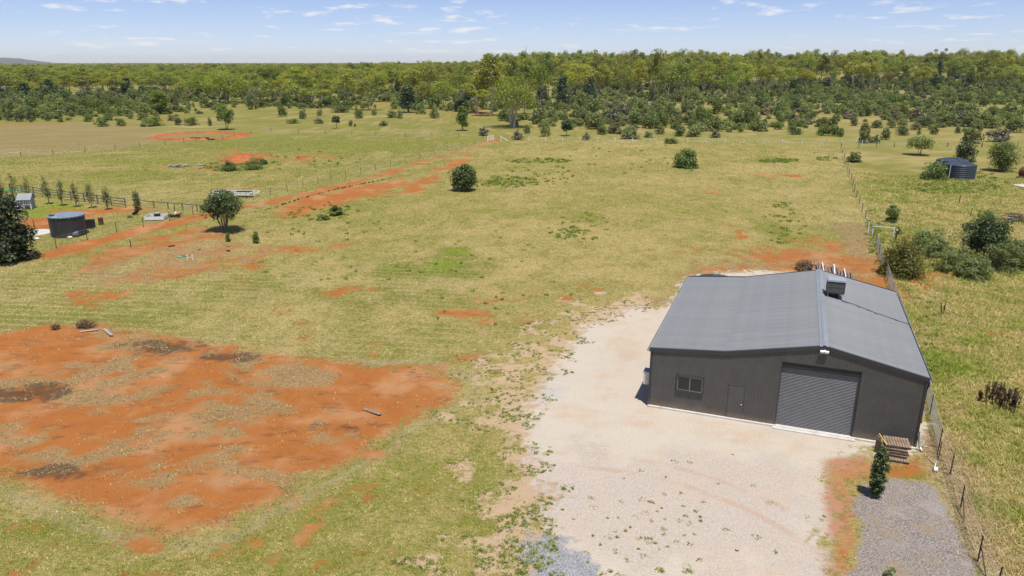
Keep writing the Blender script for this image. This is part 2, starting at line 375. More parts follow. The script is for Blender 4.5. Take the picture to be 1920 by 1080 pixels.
k = NT('ground'); p = k.pos()
fine = k.noise(2.3, 6, .62, p); vf = k.noise(11.0, 4, .6, p); vvf = k.noise(34.0, 2, .6, p); med = k.noise(.55, 4, .6, p)
tuss = k.noise(5.0, 3, .65, k.mapv(p, (.55, 1.0, 1), .2)); big = k.noise(.045, 3, .5, p)
A = {n: k.attr(n) for n in ('red', 'dry', 'burn', 'yard', 'shoulder', 'pink', 'grey', 'mulch', 'straw', 'brown', 'green', 'lawn', 'tone', 'strip', 'mow')}
def edge(a, amp=.9, w=.10, src=None): return k.ss(k.m('ADD', a, k.m('MULTIPLY', k.m('SUBTRACT', src or fine, .5), amp)), .5-w, .5+w)
n_ = k.m('ADD', k.m('MULTIPLY', tuss, .55), k.m('MULTIPLY', vf, .45))
gf = k.ss(k.m('ADD', A['green'], k.m('MULTIPLY', k.m('SUBTRACT', n_, .5), 2.8)), .2, .8)
straw = k.mix(A['tone'], (.54, .425, .175), (.46, .36, .135))
green = k.mix(A['tone'], (.195, .21, .036), (.28, .285, .052))
col = k.mix(gf, straw, green)
col = k.mix(k.m('MULTIPLY', edge(A['lawn'], .8, .25), .75), col, (.25, .33, .035))
col = k.mix(k.m('MULTIPLY', edge(A['brown'], .7, .3), .75), col, k.mix(vf, (.34, .215, .11), (.47, .33, .18)))
col = k.mix(k.m('MULTIPLY', edge(A['straw'], .7, .3), .8), col, k.mix(vf, (.40, .31, .19), (.58, .47, .31)))
# mown rows
ps = k.n('ShaderNodeSeparateXYZ'); k.t.links.new(p, ps.inputs[0])
ph = k.m('ADD', k.m('MULTIPLY', ps.outputs[1], 5.6), k.m('MULTIPLY', ps.outputs[0], .75)); ph = k.m('ADD', ph, k.m('MULTIPLY', k.m('SINE', k.m('MULTIPLY', ps.outputs[0], .11)), 1.5))
row = k.ss(k.m('SINE', ph), .35, .95)
col = k.mix(k.m('MULTIPLY', k.m('MULTIPLY', row, A['mow']), k.ss(fine, .38, .6)), col, (.56, .47, .26))
# red earth
ra = k.mix(med, (.43, .14, .030), (.63, .245, .062)); ra = k.mix(k.ss(fine, .45, .75), ra, (.53, .19, .046))
ra = k.mix(k.ss(k.noise(.23, 3, .6, p), .46, .68), ra, (.64, .32, .14))
ra = k.mix(k.ss(vf, .60, .72, 0, .6), ra, (.22, .075, .03))
ra = k.mix(k.ss(k.noise(1.1, 6, .68, k.mapv(p, (.4, 1, 1), .25)), .53, .66, 0, .7), ra, (.27, .12, .052))
ra = k.mix(k.ss(n_, .56, .70, 0, .55), ra, (.36, .235, .125))
col = k.mix(edge(k.m('ADD', A['red'], k.m('MULTIPLY', k.m('SUBTRACT', n_, .5), 1.9)), 1.0, .26), col, ra)
da = k.mix(k.ss(n_, .32, .68), (.34, .195, .09), (.57, .39, .195)); da = k.mix(k.ss(A['tone'], .3, .8, 0, .4), da, (.40, .25, .115))
col = k.mix(k.m('MULTIPLY', edge(k.m('ADD', A['dry'], k.m('MULTIPLY', k.m('SUBTRACT', n_, .5), .8)), 1.2, .32), .9), col, da)
col = k.mix(k.m('MULTIPLY', edge(A['burn'], 1.7, .35), .75), col, (.10, .06, .038))
# sandy shoulder, then the rolled gravel of the yard
sand = k.mix(fine, (.62, .42, .25), (.74, .56, .37))
col = k.mix(edge(A['shoulder'], 1.5, .10, n_), col, sand)
vor = k.n('ShaderNodeTexVoronoi'); vor.inputs['Scale'].default_value = 27.0; k.t.links.new(p, vor.inputs['Vector'])
stone = k.n('ShaderNodeSeparateColor'); k.t.links.new(vor.outputs['Color'], stone.inputs[0]); st = stone.outputs[0]
cream = k.mix(med, (.74, .665, .55), (.70, .595, .47)); cream = k.mix(k.ss(k.noise(.30, 5, .65, p), .47, .68, 0, .8), cream, (.68, .51, .36))
cream = k.mix(k.ss(k.noise(.19, 4, .6, p), .52, .68, 0, .7), cream, (.60, .57, .53))
pink = k.mix(st, (.55, .455, .375), (.75, .655, .56)); pink = k.mix(k.ss(vvf, .60, .75, 0, .6), pink, (.30, .26, .24))
cs = k.ss(k.noise(.42, 5, .65, p), .50, .70, 0, .8); pink = k.mix(cs, pink, (.69, .555, .43))
cream = k.mix(k.ss(st, .86, 1.0, 0, .35), cream, (.45, .4, .36))
gcol = k.mix(edge(A['pink'], .9, .2), cream, pink)
gcol = k.mix(edge(A['grey'], 1.1, .15), gcol, k.mix(st, (.22, .225, .24), (.56, .56, .57)))
gcol = k.mix(k.m('MULTIPLY', edge(A['strip'], 1.0, .25), .92), gcol, k.mix(med, (.50, .22, .11), (.60, .31, .18)))
# wheel marks of a turning car
wv = k.n('ShaderNodeVectorMath', operation='DISTANCE'); k.t.links.new(p, wv.inputs[0]); wv.inputs[1].default_value = (2.2, 21.0, 0)
rr = wv.outputs['Value']
mk = k.m('MAXIMUM', k.ss(k.m('ABSOLUTE', k.m('SUBTRACT', rr, 11.6)), .30, .06), k.ss(k.m('ABSOLUTE', k.m('SUBTRACT', rr, 13.0)), .30, .06))
gcol = k.mix(k.m('MULTIPLY', k.m('MULTIPLY', mk, k.ss(k.noise(.5, 3, .5, p), .42, .62)), .45), gcol, (.60, .38, .25))
col = k.mix(edge(A['yard'], 1.1, .12), col, gcol)
mul = k.mix(st, (.20, .16, .135), (.60, .53, .47)); mul = k.mix(k.ss(k.noise(.7, 5, .65, p), .48, .68, 0, .75), mul, (.48, .36, .22)); mul = k.mix(k.ss(k.noise(.33, 3, .6, p), .5, .7, 0, .5), mul, (.55, .50, .46)); mul = k.mix(k.ss(vvf, .58, .70, 0, .7), mul, (.12, .095, .085))
col = k.mix(edge(A['mulch'], .9, .15), col, mul)
col = k.mix(1.0, col, k.mix(vf, (.48,)*3, (.86,)*3), 'MULTIPLY')
k.put(k.b.inputs['Base Color'], col); k.b.inputs['Roughness'].default_value = .95; k.b.inputs['Specular IOR Level'].default_value = .15
grassy = k.m('SUBTRACT', 1.0, edge(A['yard'], 1.1, .12))
k.bump(k.m('MULTIPLY', k.m('ADD', vf, k.m('MULTIPLY', vvf, .5)), k.m('ADD', .25, k.m('MULTIPLY', grassy, .75))), .8, .07)
M_GROUND = k.mat

def ground_piece(name, sel, label, cat):
    q = quads[sel]; used, inv = np.unique(q, return_inverse=True); q = inv.reshape(-1, 4)
    me = bpy.data.meshes.new(name); V = np.stack([X1[used], Y1[used], Z1[used]], 1).astype(np.float32)
    me.vertices.add(len(V)); me.vertices.foreach_set('co', V.ravel())
    me.loops.add(q.size); me.loops.foreach_set('vertex_index', q.ravel().astype(np.int32))
    me.polygons.add(len(q)); me.polygons.foreach_set('loop_start', np.arange(0, q.size, 4, dtype=np.int32)); me.polygons.foreach_set('loop_total', np.full(len(q), 4, np.int32))
    me.polygons.foreach_set('use_smooth', np.ones(len(q), bool))
    me.materials.append(M_GROUND)
    for n in A:
        at = me.attributes.new(n, 'FLOAT', 'POINT'); at.data.foreach_set('value', FF[n][used].astype(np.float32))
    me.update(calc_edges=True); o = bpy.data.objects.new(name, me); C.objects.link(o)
    return tag(o, label, cat, kind='structure')
ground_piece('ground', reg == 0, 'straw and green grass paddocks with bare red spots reaching to the horizon', 'ground')
ground_piece('gravel_yard', reg == 1, 'pale cream and pink gravel yard in front of the grey shed', 'gravel yard')
ground_piece('red_earth_pad', reg == 2, 'bare red earth pad with tongues of dry grass', 'bare earth')
ground_piece('dirt_track', reg == 3, 'red dirt track running along the wire fence', 'track')
ground_piece('mulch_bed', reg == 4, 'grey brown chip bed around the small leafy tree', 'mulch')

# ------------------------------------------------------------------ the shed
YAW = -0.365; SX, SY = 0.4146*CAM_H, 2.0227*CAM_H
W, UK, UR, L = 14.10, 4.10, 9.11, 15.86
HL, HE, HR_ = 3.60, 3.97, 5.02
def shed_mat(name, col, rough, line_axis=None, var=.1, metal=0.0):
    k = NT(name); v = k.obj(); a = k.noise(1.1, 6, .65, v); b = k.noise(7, 3, .6, v)
    c = k.mix(k.ss(a, .3, .7), tuple(x*(1-var) for x in col), tuple(x*(1+var) for x in col))
    st = k.noise(1.0, 4, .6, k.mapv(v, (9, 9, .35)))
    c = k.mix(k.ss(st, .52, .75, 0, .25), c, tuple(x*1.35+.02 for x in col))
    zz = k.n('ShaderNodeSeparateXYZ'); k.t.links.new(v, zz.inputs[0])
    c = k.mix(k.m('MULTIPLY', k.ss(k.m('ADD', zz.outputs[2], k.m('MULTIPLY', a, -.5)), .35, -.15), k.ss(b, .35, .65, .25, .6)), c, (.30, .20, .12))
    k.put(k.b.inputs['Base Color'], c); k.put(k.b.inputs['Roughness'], k.m('ADD', k.m('MULTIPLY', b, .2), rough-.1)); k.b.inputs['Metallic'].default_value = metal
    k.b.inputs['Specular IOR Level'].default_value = .4
    return k.mat
M_WALL = shed_mat('wall_steel', (.092, .088, .083), .5)
M_TRIM = shed_mat('trim_steel', (.045, .046, .048), .45)
kr = NT('roof_steel'); v = kr.obj(); a = kr.noise(.8, 6, .65, v)
sp_ = kr.n('ShaderNodeSeparateXYZ'); kr.t.links.new(v, sp_.inputs[0])
# faint rows of dust over the purlins, every 1.1 m down the slope
ln = kr.m('ABSOLUTE', kr.m('SUBTRACT', kr.m('FRACT', kr.m('MULTIPLY', sp_.outputs[0], .9)), .5))
rc = kr.mix(kr.ss(a, .3, .7), (.20, .206, .212), (.235, .241, .247))
rc = kr.mix(kr.ss(ln, .05, .0, 0, .18), rc, (.15, .156, .163))
rc = kr.mix(kr.ss(kr.noise(1, 4, .6, kr.mapv(v, (.25, 5, 5))), .55, .75, 0, .35), rc, (.27, .275, .28))
oi = kr.n('ShaderNodeObjectInfo').outputs['Random']; rc = kr.mix(1.0, rc, kr.mix(oi, (.965,)*3, (1.035,)*3), 'MULTIPLY')
kr.put(kr.b.inputs['Base Color'], rc); kr.b.inputs['Roughness'].default_value = .42; kr.b.inputs['Specular IOR Level'].default_value = .5
M_ROOF = kr.mat
M_RIDGE = plain('ridge_cap_steel', (.25, .265, .28), .35, var=.08, sc=2)
M_DOORST = plain('roller_steel', (.185, .185, .19), .4, .1, var=.08, sc=2)
kg = NT('window_glass'); kg.b.inputs['Base Color'].default_value = (.012, .012, .013, 1); kg.b.inputs['Roughness'].default_value = .06; kg.b.inputs['Specular IOR Level'].default_value = .6; M_GLASS = kg.mat
M_ALU = plain('window_aluminium', (.30, .31, .32), .4, .5, var=.08)
M_INT = plain('shed_inside', (.03, .03, .03), .9)

shed = thing('shed', (SX, SY, 0), 'dark grey steel shed with gable roof, lean-to and roller door', 'shed', rz=YAW)
KROT = Matrix.Rotation(YAW, 4, 'Z')
def S2W(u, v, z=0): q = KROT @ Vector((u, v, z)); return Vector((SX+q.x, SY+q.y, z))
MB().box((W/2, L/2-.06, .04), (W+.06, L+.18, .12)).build('slab', M_CONC, shed)
MB().box((9.08, -.27, .025), (4.2, .24, .09)).build('door_apron', M_CONC, shed)
def rooftop(u):
    if u < UK: return HL+(HE-HL)*u/UK
    if u < UR: return HE+(HR_-HE)*(u-UK)/(UR-UK)
    return HR_+(HE-HR_)*(u-UR)/(W-UR)
RD = (7.10, 11.07, .04, 3.90); PD = (4.46, 5.32, .10, 2.16); WD = (1.56, 3.04, 1.31, 2.24)
# front wall: corrugated sheet with openings
def corrugated_front():
    mb = MB(); pitch = .094; pts = set(np.round(np.arange(0, W+1e-6, pitch/4), 5)) | {W, UK, UR}
    for o in (RD, PD, WD): pts |= {o[0], o[1]}
    pts = sorted(pts)
    prof = lambda u: -.011*math.cos(2*math.pi*u/pitch)
    for a, b in zip(pts[:-1], pts[1:]):
        if b-a < 1e-4: continue
        mid = (a+b)/2; ivs = [(.10, None)]
        for o in (RD, PD, WD):
            if o[0] < mid < o[1]:
                nv = []
                for lo, hi in ivs:
                    if o[2] > lo+.06: nv.append((lo, o[2]))
                    nv.append((o[3], hi))
                ivs = nv
        for lo, hi in ivs:
            za = rooftop(a)-.05 if hi is None else hi; zb = rooftop(b)-.05 if hi is None else hi
            mb.add([(a, prof(a), lo), (b, prof(b), lo), (b, prof(b), zb), (a, prof(a), za)], [(0, 1, 2, 3)])
    return mb.build('front_wall', M_WALL, shed, True)
corrugated_front()
def side_wall(name, p0, p1, h0, h1):
    mb = MB(); p0, p1 = Vector(p0), Vector(p1); d = p1-p0; n = int(d.length/.047); nr = Vector((-d.y, d.x, 0)).normalized()
    vs = []
    for i in range(n+1):
        t = i/n; q = p0+d*t+nr*(.011*(1 if i % 2 else -1)); z = (h0+(h1-h0)*t)
        if name == 'back_wall': z = rooftop(q.x)
        vs += [(q.x, q.y, .1), (q.x, q.y, z-.05)]
    mb.add(vs, [(2*i, 2*i+2, 2*i+3, 2*i+1) for i in range(n)]); return mb.build(name, M_WALL, shed, True)
side_wall('left_wall', (0, L, 0), (0, 0, 0), HL, HL); side_wall('right_wall', (W, 0, 0), (W, L, 0), HE, HE); side_wall('back_wall', (W, L, 0), (0, L, 0), 0, 0)
# corner flashings
for u in (0, W):
    h = rooftop(u)-.04; MB().box((u, -.012, .1+h/2-.05), (.10, .05, h-.1)).build('corner_flashing', M_TRIM, shed)
# roof sheets: each one ribbed, lapped on the next
NSH = 21; PW = (L+.09)/NSH
def sheet_mesh(u0, z0, u1, z1, name):
    mb = MB(); rib = []
    nr = 4; pr = PW/nr
    for i in range(nr):
        b = i*pr; rib += [(b, .0), (b+pr*.30, .0), (b+pr*.40, .028), (b+pr*.60, .028), (b+pr*.70, .0)]
    rib.append((PW+.03, .004))
    vs = []
    for (y, h) in rib: vs += [(u0, y, z0+h), (u1, y, z1+h)]
    mb.add(vs, [(2*i, 2*i+1, 2*i+3, 2*i+2) for i in range(len(rib)-1)])
    me = mb.build(name, M_ROOF); m_ = me.data; bpy.data.objects.remove(me); return m_
SL = [sheet_mesh(-.10, HL+.03-.009, UK+.06, HE+.045, 'roof_sheet'), sheet_mesh(UK-.02, HE+.06, UR, HR_+.06, 'roof_sheet'), sheet_mesh(W+.10, HE+.04-.02, UR, HR_+.06, 'roof_sheet')]
for m_ in SL:
    for i in range(NSH):
        o = bpy.data.objects.new('roof_sheet', m_); C.objects.link(o); o.parent = shed; o.location = (0, -.035+i*PW, .0015*(i % 2))
def strip3(name, pts, y0, y1, mat, th=.02):
    mb = MB(); n = len(pts); vs = []
    for y in (y0, y1):
        for (u, z) in pts: vs.append((u, y, z))
        for (u, z) in pts: vs.append((u, y, z-th))
    k = 2*n; fs = []
    for i in range(n-1):
        fs += [(i, i+1, k+i+1, k+i), (n+i+1, n+i, k+n+i, k+n+i+1), (i, n+i, n+i+1, i+1), (k+i+1, k+n+i+1, k+n+i, k+i)]
    fs += [(0, k, k+n, n), (n-1, 2*n-1, k+2*n-1, k+n-1)]
    return mb.add(vs, fs).build(name, mat, shed)
s1 = (HR_-HE)/(UR-UK); s2 = (HR_-HE)/(W-UR)
strip3('ridge_cap', [(UR-.24, HR_+.105-.24*s1), (UR-.10, HR_+.11-.10*s1), (UR-.09, HR_+.135-.09*s1), (UR, HR_+.15), (UR+.19, HR_+.115-.19*s2)], -.08, L+.12, M_RIDGE)
def barge(name, y, lst):
    mb = MB()
    for (u0, z0, u1, z1) in lst:
        vs = []
        for (u, z) in ((u0, z0), (u1, z1)):
            vs += [(u, y-.02, z+.10), (u, y+.13, z+.10), (u, y+.13, z+.085), (u, y+.012, z+.075), (u, y+.012, z-.11), (u, y-.02, z-.11)]
        mb.add(vs, [(i, (i+1) % 6, 6+(i+1) % 6, 6+i) for i in range(6)]+[(5, 4, 3, 2, 1, 0), (6, 7, 8, 9, 10, 11)])
    return mb.build(name, M_TRIM, shed)
seg = [(-.12, HL-.01, UK, HE), (UK, HE, UR, HR_), (UR, HR_, W+.12, HE-.025)]
barge('barge_capping', -.045, seg); barge('barge_capping', L+.02, seg)
for u, z, s in ((-.17, HL-.02, -1), (W+.17, HE-.03, 1)):
    mb = MB(); mb.box((u, L/2, z-.07), (.12, L+.2, .012)); mb.box((u+s*.06, L/2, z-.015), (.012, L+.2, .12)); mb.box((u-s*.055, L/2, z-.02), (.012, L+.2, .10))
    mb.build('gutter', M_RIDGE, shed)
# roller door
def roller():
    u0, u1, z0, z1 = RD; d = .125; mb = MB(); n = 44*6; vs = []
    for i in range(n+1):
        z = z0+.06+(z1-z0-.06)*i/n; ph = 2*math.pi*44*i/n
        y = d+.024*math.cos(ph)*(1 if math.cos(ph) > 0 else .6)
        vs += [(u0, y, z), (u1, y, z)]
    mb.add(vs, [(2*i, 2*i+1, 2*i+3, 2*i+2) for i in range(n)])
    c = mb.build('roller_door', M_DOORST, shed, True)
    MB().box(((u0+u1)/2, d, z0+.045), (u1-u0, .05, .08)).build('bottom_rail', M_TRIM, c)
    mb = MB()
    for u in (u0+.012, u1-.012): mb.box((u, .08, (z0+z1)/2), (.03, .19, z1-z0+.04))
    mb.box(((u0+u1)/2, .082, z1+.012), (u1-u0+.05, .185, .03)); mb.build('door_frame', M_TRIM, c)
roller()
MB().box(((RD[0]+RD[1])/2, .06, RD[3]-.165), (RD[1]-RD[0]-.07, .05, .31)).build('head_shade_strip', plain('painted_head_shade', (.028, .028, .03), .6), shed)  # added dark strip: shade under the door head, put in as colour
dr = MB().box(((PD[0]+PD[1])/2, .002, (PD[2]+PD[3])/2), (PD[1]-PD[0]-.05, .03, PD[3]-PD[2]-.04)).build('door', M_WALL, shed)
mb = MB()
for u in (PD[0]+.008, PD[1]-.008): mb.box((u, .004, (PD[2]+PD[3])/2), (.03, .06, PD[3]-PD[2]+.02))
mb.box(((PD[0]+PD[1])/2, .006, PD[3]-.004), (PD[1]-PD[0]+.05, .07, .03)).build('door_frame', M_WALL, dr)
mb = MB(); mb.lathe([(0, -.02), (.022, -.015), (.032, .0), (.026, .02), (.012, .03), (.012, .06)], 12)
kn = mb.build('door_knob', M_WHITES, dr, True); kn.rotation_euler = (math.radians(-90), 0, 0); kn.location = (PD[1]-.11, -.055, 1.0)
wn_ = MB()
u0, u1, z0, z1 = WD
for u in (u0, u1): wn_.box((u, -.005, (z0+z1)/2), (.06, .11, z1-z0+.06))
for z in (z0, z1): wn_.box(((u0+u1)/2, -.008, z), (u1-u0+.05, .115, .06))
win = wn_.build('window', M_TRIM, shed)
um = (u0+u1)/2
for a, b, y in ((u0+.03, um+.02, .012), (um-.02, u1-.03, -.014)):
    fr = MB(); zz0, zz1 = z0+.03, z1-.03
    for u in (a+.018, b-.018): fr.box((u, y, (zz0+zz1)/2), (.036, .024, zz1-zz0))
    for z in (zz0+.02, zz1-.02): fr.box(((a+b)/2, y, z), (b-a-.073, .022, .04))
    fr.build('sash', M_ALU, win)
    MB().box(((a+b)/2, y+.002, (zz0+zz1)/2), (b-a-.075, .006, zz1-zz0-.085)).build('pane', M_GLASS, win)
MB().box((um, -.052, z0-.045), (u1-u0+.10, .09, .03)).build('sill', M_TRIM, win)
MB().box((um, .35, (z0+z1)/2), (u1-u0+.3, .01, z1-z0+.3)).build('curtain', M_INT, win)
# twin floodlight under the apex
fl = MB().box((UR+.02, -.09, HR_-.16), (.10, .06, .08)).build('floodlight', M_WHITES, shed)
for s in (-.11, .11): MB().box((UR+.02+s, -.12, HR_-.22), (.20, .10, .13), rot=Matrix.Rotation(.5, 3, 'X')).build('lamp_head', M_WHITES, fl)
# roof cooler
kc = NT('cooler_louvre'); kc.b.inputs['Base Color'].default_value = (.085, .08, .078, 1); kc.b.inputs['Roughness'].default_value = .55; M_LOUV = kc.mat
M_LID = plain('cooler_lid', (.30, .33, .36), .45, var=.1)
cu, cv = UR+.82, 10.15; cz = rooftop(cu)+.42
co = MB().box((cu, cv, cz+.02), (1.06, 1.06, .10)).build('evaporative_cooler', M_TRIM, shed)
mb = MB(); mb.box((cu, cv, cz+.78), (1.10, 1.10, .06)); mb.box((cu, cv, cz+.825), (1.0, 1.0, .05)); mb.build('lid', M_LID, co)
MB().box((cu, cv, cz+.41), (.94, .94, .70)).build('casing', M_INT, co)
for face in range(4):
    a = face*math.pi/2; R3 = Matrix.Rotation(a, 3, 'Z'); mb = MB()
    for j in range(14):
        zz = cz+.09+j*.047+(.03 if j > 6 else 0)
        mb.box(Vector((cu, cv, 0))+R3 @ Vector((0, -.505, 0))+Vector((0, 0, zz)), (.98, .05, .012), 0, R3 @ Matrix.Rotation(.65, 3, 'X'))
    for s in (-.515, .515): mb.box(Vector((cu, cv, cz+.41))+R3 @ Vector((s, -.51, 0)), (.05, .05, .72), 0, R3)
    mb.box(Vector((cu, cv, cz+.415))+R3 @ Vector((0, -.515, 0)), (1.0, .035, .03), 0, R3)
    mb.build('louvre_panel', M_LOUV, co)
mb = MB(); mb.box((cu-.1, cv, cz-.20), (.62, .62, .44)); mb.build('duct', M_INT, co)
for su in (-.42, .42):
    for sv in (-.42, .42): MB().bar((cu+su, cv+sv, rooftop(cu+su)+.05), (cu+su, cv+sv, cz), .04, .04).build('mount_leg', M_GALV, co)
pts = [(cu+.2, cv-.50, cz-.1), (cu+.42, cv-.62, rooftop(cu+.42)+.12)]
rc_ = random.Random(3)
for i in range(15):
    t = i/14; u = cu+.55+(W+.15-cu-.55)*t; pts.append((u, cv-.62-1.05*t+.08*math.sin(t*9)+rc_.uniform(-.03, .03), rooftop(min(u, W))+.115+.02*rc_.random()))
pts += [(W+.22, cv-1.72, HE-.2), (W+.12, cv-1.75, 2.6), (W+.06, cv-1.75, .6)]
MB().tube(pts, .022, 5).build('cable', M_BLACK, shed)
# wall box on the lean-to side and the downpipes
wb = MB().box((-.22, .55, 1.62), (.42, .55, .78)).build('wall_box', plain('box_enamel', (.62, .58, .52), .5), shed)
MB().box((-.22, .55, 2.035), (.46, .60, .05)).build('lid', M_RIDGE, wb)
MB().tube([(W+.17, .30, HE-.1), (W+.17, .30, 3.5), (W+.10, .30, 3.3), (W+.10, .30, 1.55), (W+.14, .28, 1.4)], .05, 8).build('downpipe', M_RUST, shed)
MB().tube([(W+.05, .02, 1.0), (W+.08, -.02, .75), (W+.14, -.1, .35), (W+.28, -.25, .06)], .062, 10).build('drain_pipe', M_GALV, shed, True)

# ------------------------------------------------------------------ things around the shed
# stack of pallets by the corner
def pallet(loc, rz, label, tilt=(0, 0)):
    t = thing('pallet', loc, label, 'pallet', 'weathered pallets stacked at the shed corner', rz)
    t.rotation_euler = (tilt[0], tilt[1], rz)
    n = 9; r = random.Random(hash(label) % 999)
    for i in range(n):
        x = -.60+.067+i*(1.2-.134)/(n-1); MB().box((x, r.uniform(-.015, .015), .128), (.112, 1.02+r.uniform(0, .04), .022)).build('deck_board', M_TIMBER, t)
    for y in (-.46, 0, .46): MB().box((0, y, .067), (1.2, .09, .095)).build('bearer', M_TIMBER2, t)
    for x in (-.5, 0, .5): MB().box((x, 0, .01), (.11, 1.0, .018)).build('base_board', M_TIMBER2, t)
    return t
pc = G(1690, 868); ang = YAW
pv = Vector((math.sin(-YAW), math.cos(YAW), 0)); pe = Vector((math.cos(YAW), math.sin(YAW), 0))
PB = S2W(12.95, -1.15)
labs = ['lowest pallet sticking out at the foot of the timber stack', 'second pallet from the ground in the timber stack', 'middle pallet of the timber stack at the shed corner', 'pallet just under the top one of the timber stack', 'topmost weathered slatted pallet of the timber stack']
offs = [(.05, -.30), (-.04, 0), (.03, .02), (-.02, .05), (.10, .14)]
for i, l in enumerate(labs):
    o_ = PB+pe*offs[i][0]+pv*offs[i][1]; pallet((o_.x, o_.y, .004+i*.143+(.02 if i == 4 else 0)), ang+(.02, -.03, .025, -.02, .05)[i], l, (.0, 0))
for i, (uo, vo, hh) in enumerate(((-.76, .28, .78), (-.80, -.02, .72))):
    pp = PB+pe*uo+pv*vo; tag(MB().bar((pp.x, pp.y, 0), (pp.x+.05, pp.y+.02, hh), .24, .04).build('timber_board', M_TIMBER if i == 0 else M_TIMBER2), ('taller upright board at the end of the pallet stack', 'shorter dark upright board at the end of the pallet stack')[i], 'board')
yp = PB+pe*-.60+pv*.10
tag(MB().bar((yp.x, yp.y-.5, .72), (yp.x+.05, yp.y+.45, .84), .05, .03).build('timber_batten', plain('yellow_timber', (.62, .40, .08), .7), None), 'short yellow timber batten lying along the pallet stack', 'batten')
# pickets and pipe beside it
for (a, b, top, l) in ((1753, 872, 838, 'dark steel picket leaning near the white pipe fitting'), (1759, 862, 828, 'straight dark steel picket by the fence near the pallets')):
    g = G(a, b); tag(MB().bar((g.x, g.y, 0), (g.x+.05, g.y+.05, hgt(b, top)), .035, .035).build('steel_picket', M_PICKET), l, 'picket', 'loose pickets near the shed corner')
g = G(1750, 884); pf = thing('pipe_fitting', (g.x, g.y, 0), 'white plastic pipe with a wide end cap by the pallets', 'pipe')
MB().tube([(0, 0, .13), (.16, -.06, .13)], .12, 14).build('cap', M_WHITES, pf, True)
MB().tube([(.10, .1, .05), (.16, .2, .45), (.2, .3, .75)], .025, 8).build('pipe', M_WHITES, pf, True)

# tank behind the shed: its ribbed lid shows above the roof edge
def poly_tank(loc, R, H, dome, col, label, cat='tank', group=None, pipe=None, ribs=7):
    t = thing('water_tank', loc, label, cat, group); mt = plain('tank_plastic', col, .42, var=.1, sc=2)
    prof = [(R*.99, 0)]; n = ribs
    for i in range(n):
        z0 = H*(i+.15)/n; z1 = H*(i+.85)/n; prof += [(R, z0), (R+.045, z0+.04), (R+.045, z1-.04), (R, z1)]
    prof += [(R, H)]
    MB().lathe(prof, 48, m=0).build('wall', mt, t, False)
    md = lambda a, z: 1
    mb = MB(); prof = [(R+.05, H-.02), (R+.05, H+.05)]+[(R*(1-s), H+.05+dome*math.sin(s*math.pi/2)) for s in (.15, .3, .5, .7, .88)]+[(.02, H+.05+dome)]
    mb.lathe(prof, 48); rf = mb.build('roof', mt, t, True)
    for j in range(12):
        a = j*math.pi/6; q = [(R*(1-s)*math.cos(a), R*(1-s)*math.sin(a), H+.06+dome*math.sin(s*math.pi/2)) for s in (0, .15, .3, .5, .7, .86)]
        MB().tube(q, [.05]*5+[.03], 6).build('rib', mt, rf)
    MB().lathe([(.30, H+dome*.96), (.30, H+dome+.10), (.0, H+dome+.14)], 20).build('hatch', mt, rf)
    if pipe:
        a = pipe; x, y = math.cos(a), math.sin(a); MB().tube([((R+.10)*x, (R+.10)*y, .1), ((R+.10)*x, (R+.10)*y, H-.05), ((R-.2)*x, (R-.2)*y, H+.12)], .055, 8).build('overflow_pipe', M_WHITES, t)
    return t
q = S2W(1.75, L+1.75); poly_tank(q, 1.55, 3.05, .34, (.055, .075, .075), 'dark green ribbed tank lid just behind the shed roof')
# steel lengths lying behind the shed
for i, (px, py) in enumerate([(1518,489),(1524,490),(1531,492),(1537,489),(1542,491),(1548,495),(1554,497),(1559,496),(1564,495),(1570,499),(1578,504),(1583,503),(1588,508),(1596,507)]):
    g = G(px, py, .25); ln_ = (5.2, 4.6, 5.0, 5.6, 5.3)[i % 5]; a = Vector((g.x, g.y, .12+.05*(i % 3))); d_ = -pv+pe*(.018*((i*7) % 5-2))
    b = a+d_.normalized()*ln_; mb = MB(); up = Vector((0, 0, 1))
    mb.bar(a, b, .10, .012); sdv = (b-a).normalized().cross(up)
    for s in (-.05, .05): mb.bar(a+sdv*s+up*.04, b+sdv*s+up*.04, .012, .08)
    o = mb.build('steel_purlin', [M_GALV, M_WHITE, M_RUST][(0, 1, 0, 0, 1, 0, 0)[i % 7] if i != 0 else 2]); tag(o, 'rusty brown steel purlin lying at the end of the rack behind the shed' if i == 0 else 'pale galvanised steel purlin lying behind the shed', 'purlin', 'steel purlins behind the shed')
for v_ in (1.6, 4.4):
    a = S2W(8.2, L+v_+3); b = S2W(13.6, L+v_+1.2); tag(MB().bar((a.x, a.y, .05), (b.x, b.y, .05), .1, .1).build('timber_bearer', M_TIMBER2), 'dark timber bearer under the steel purlins', 'bearer', 'bearers under the purlins')

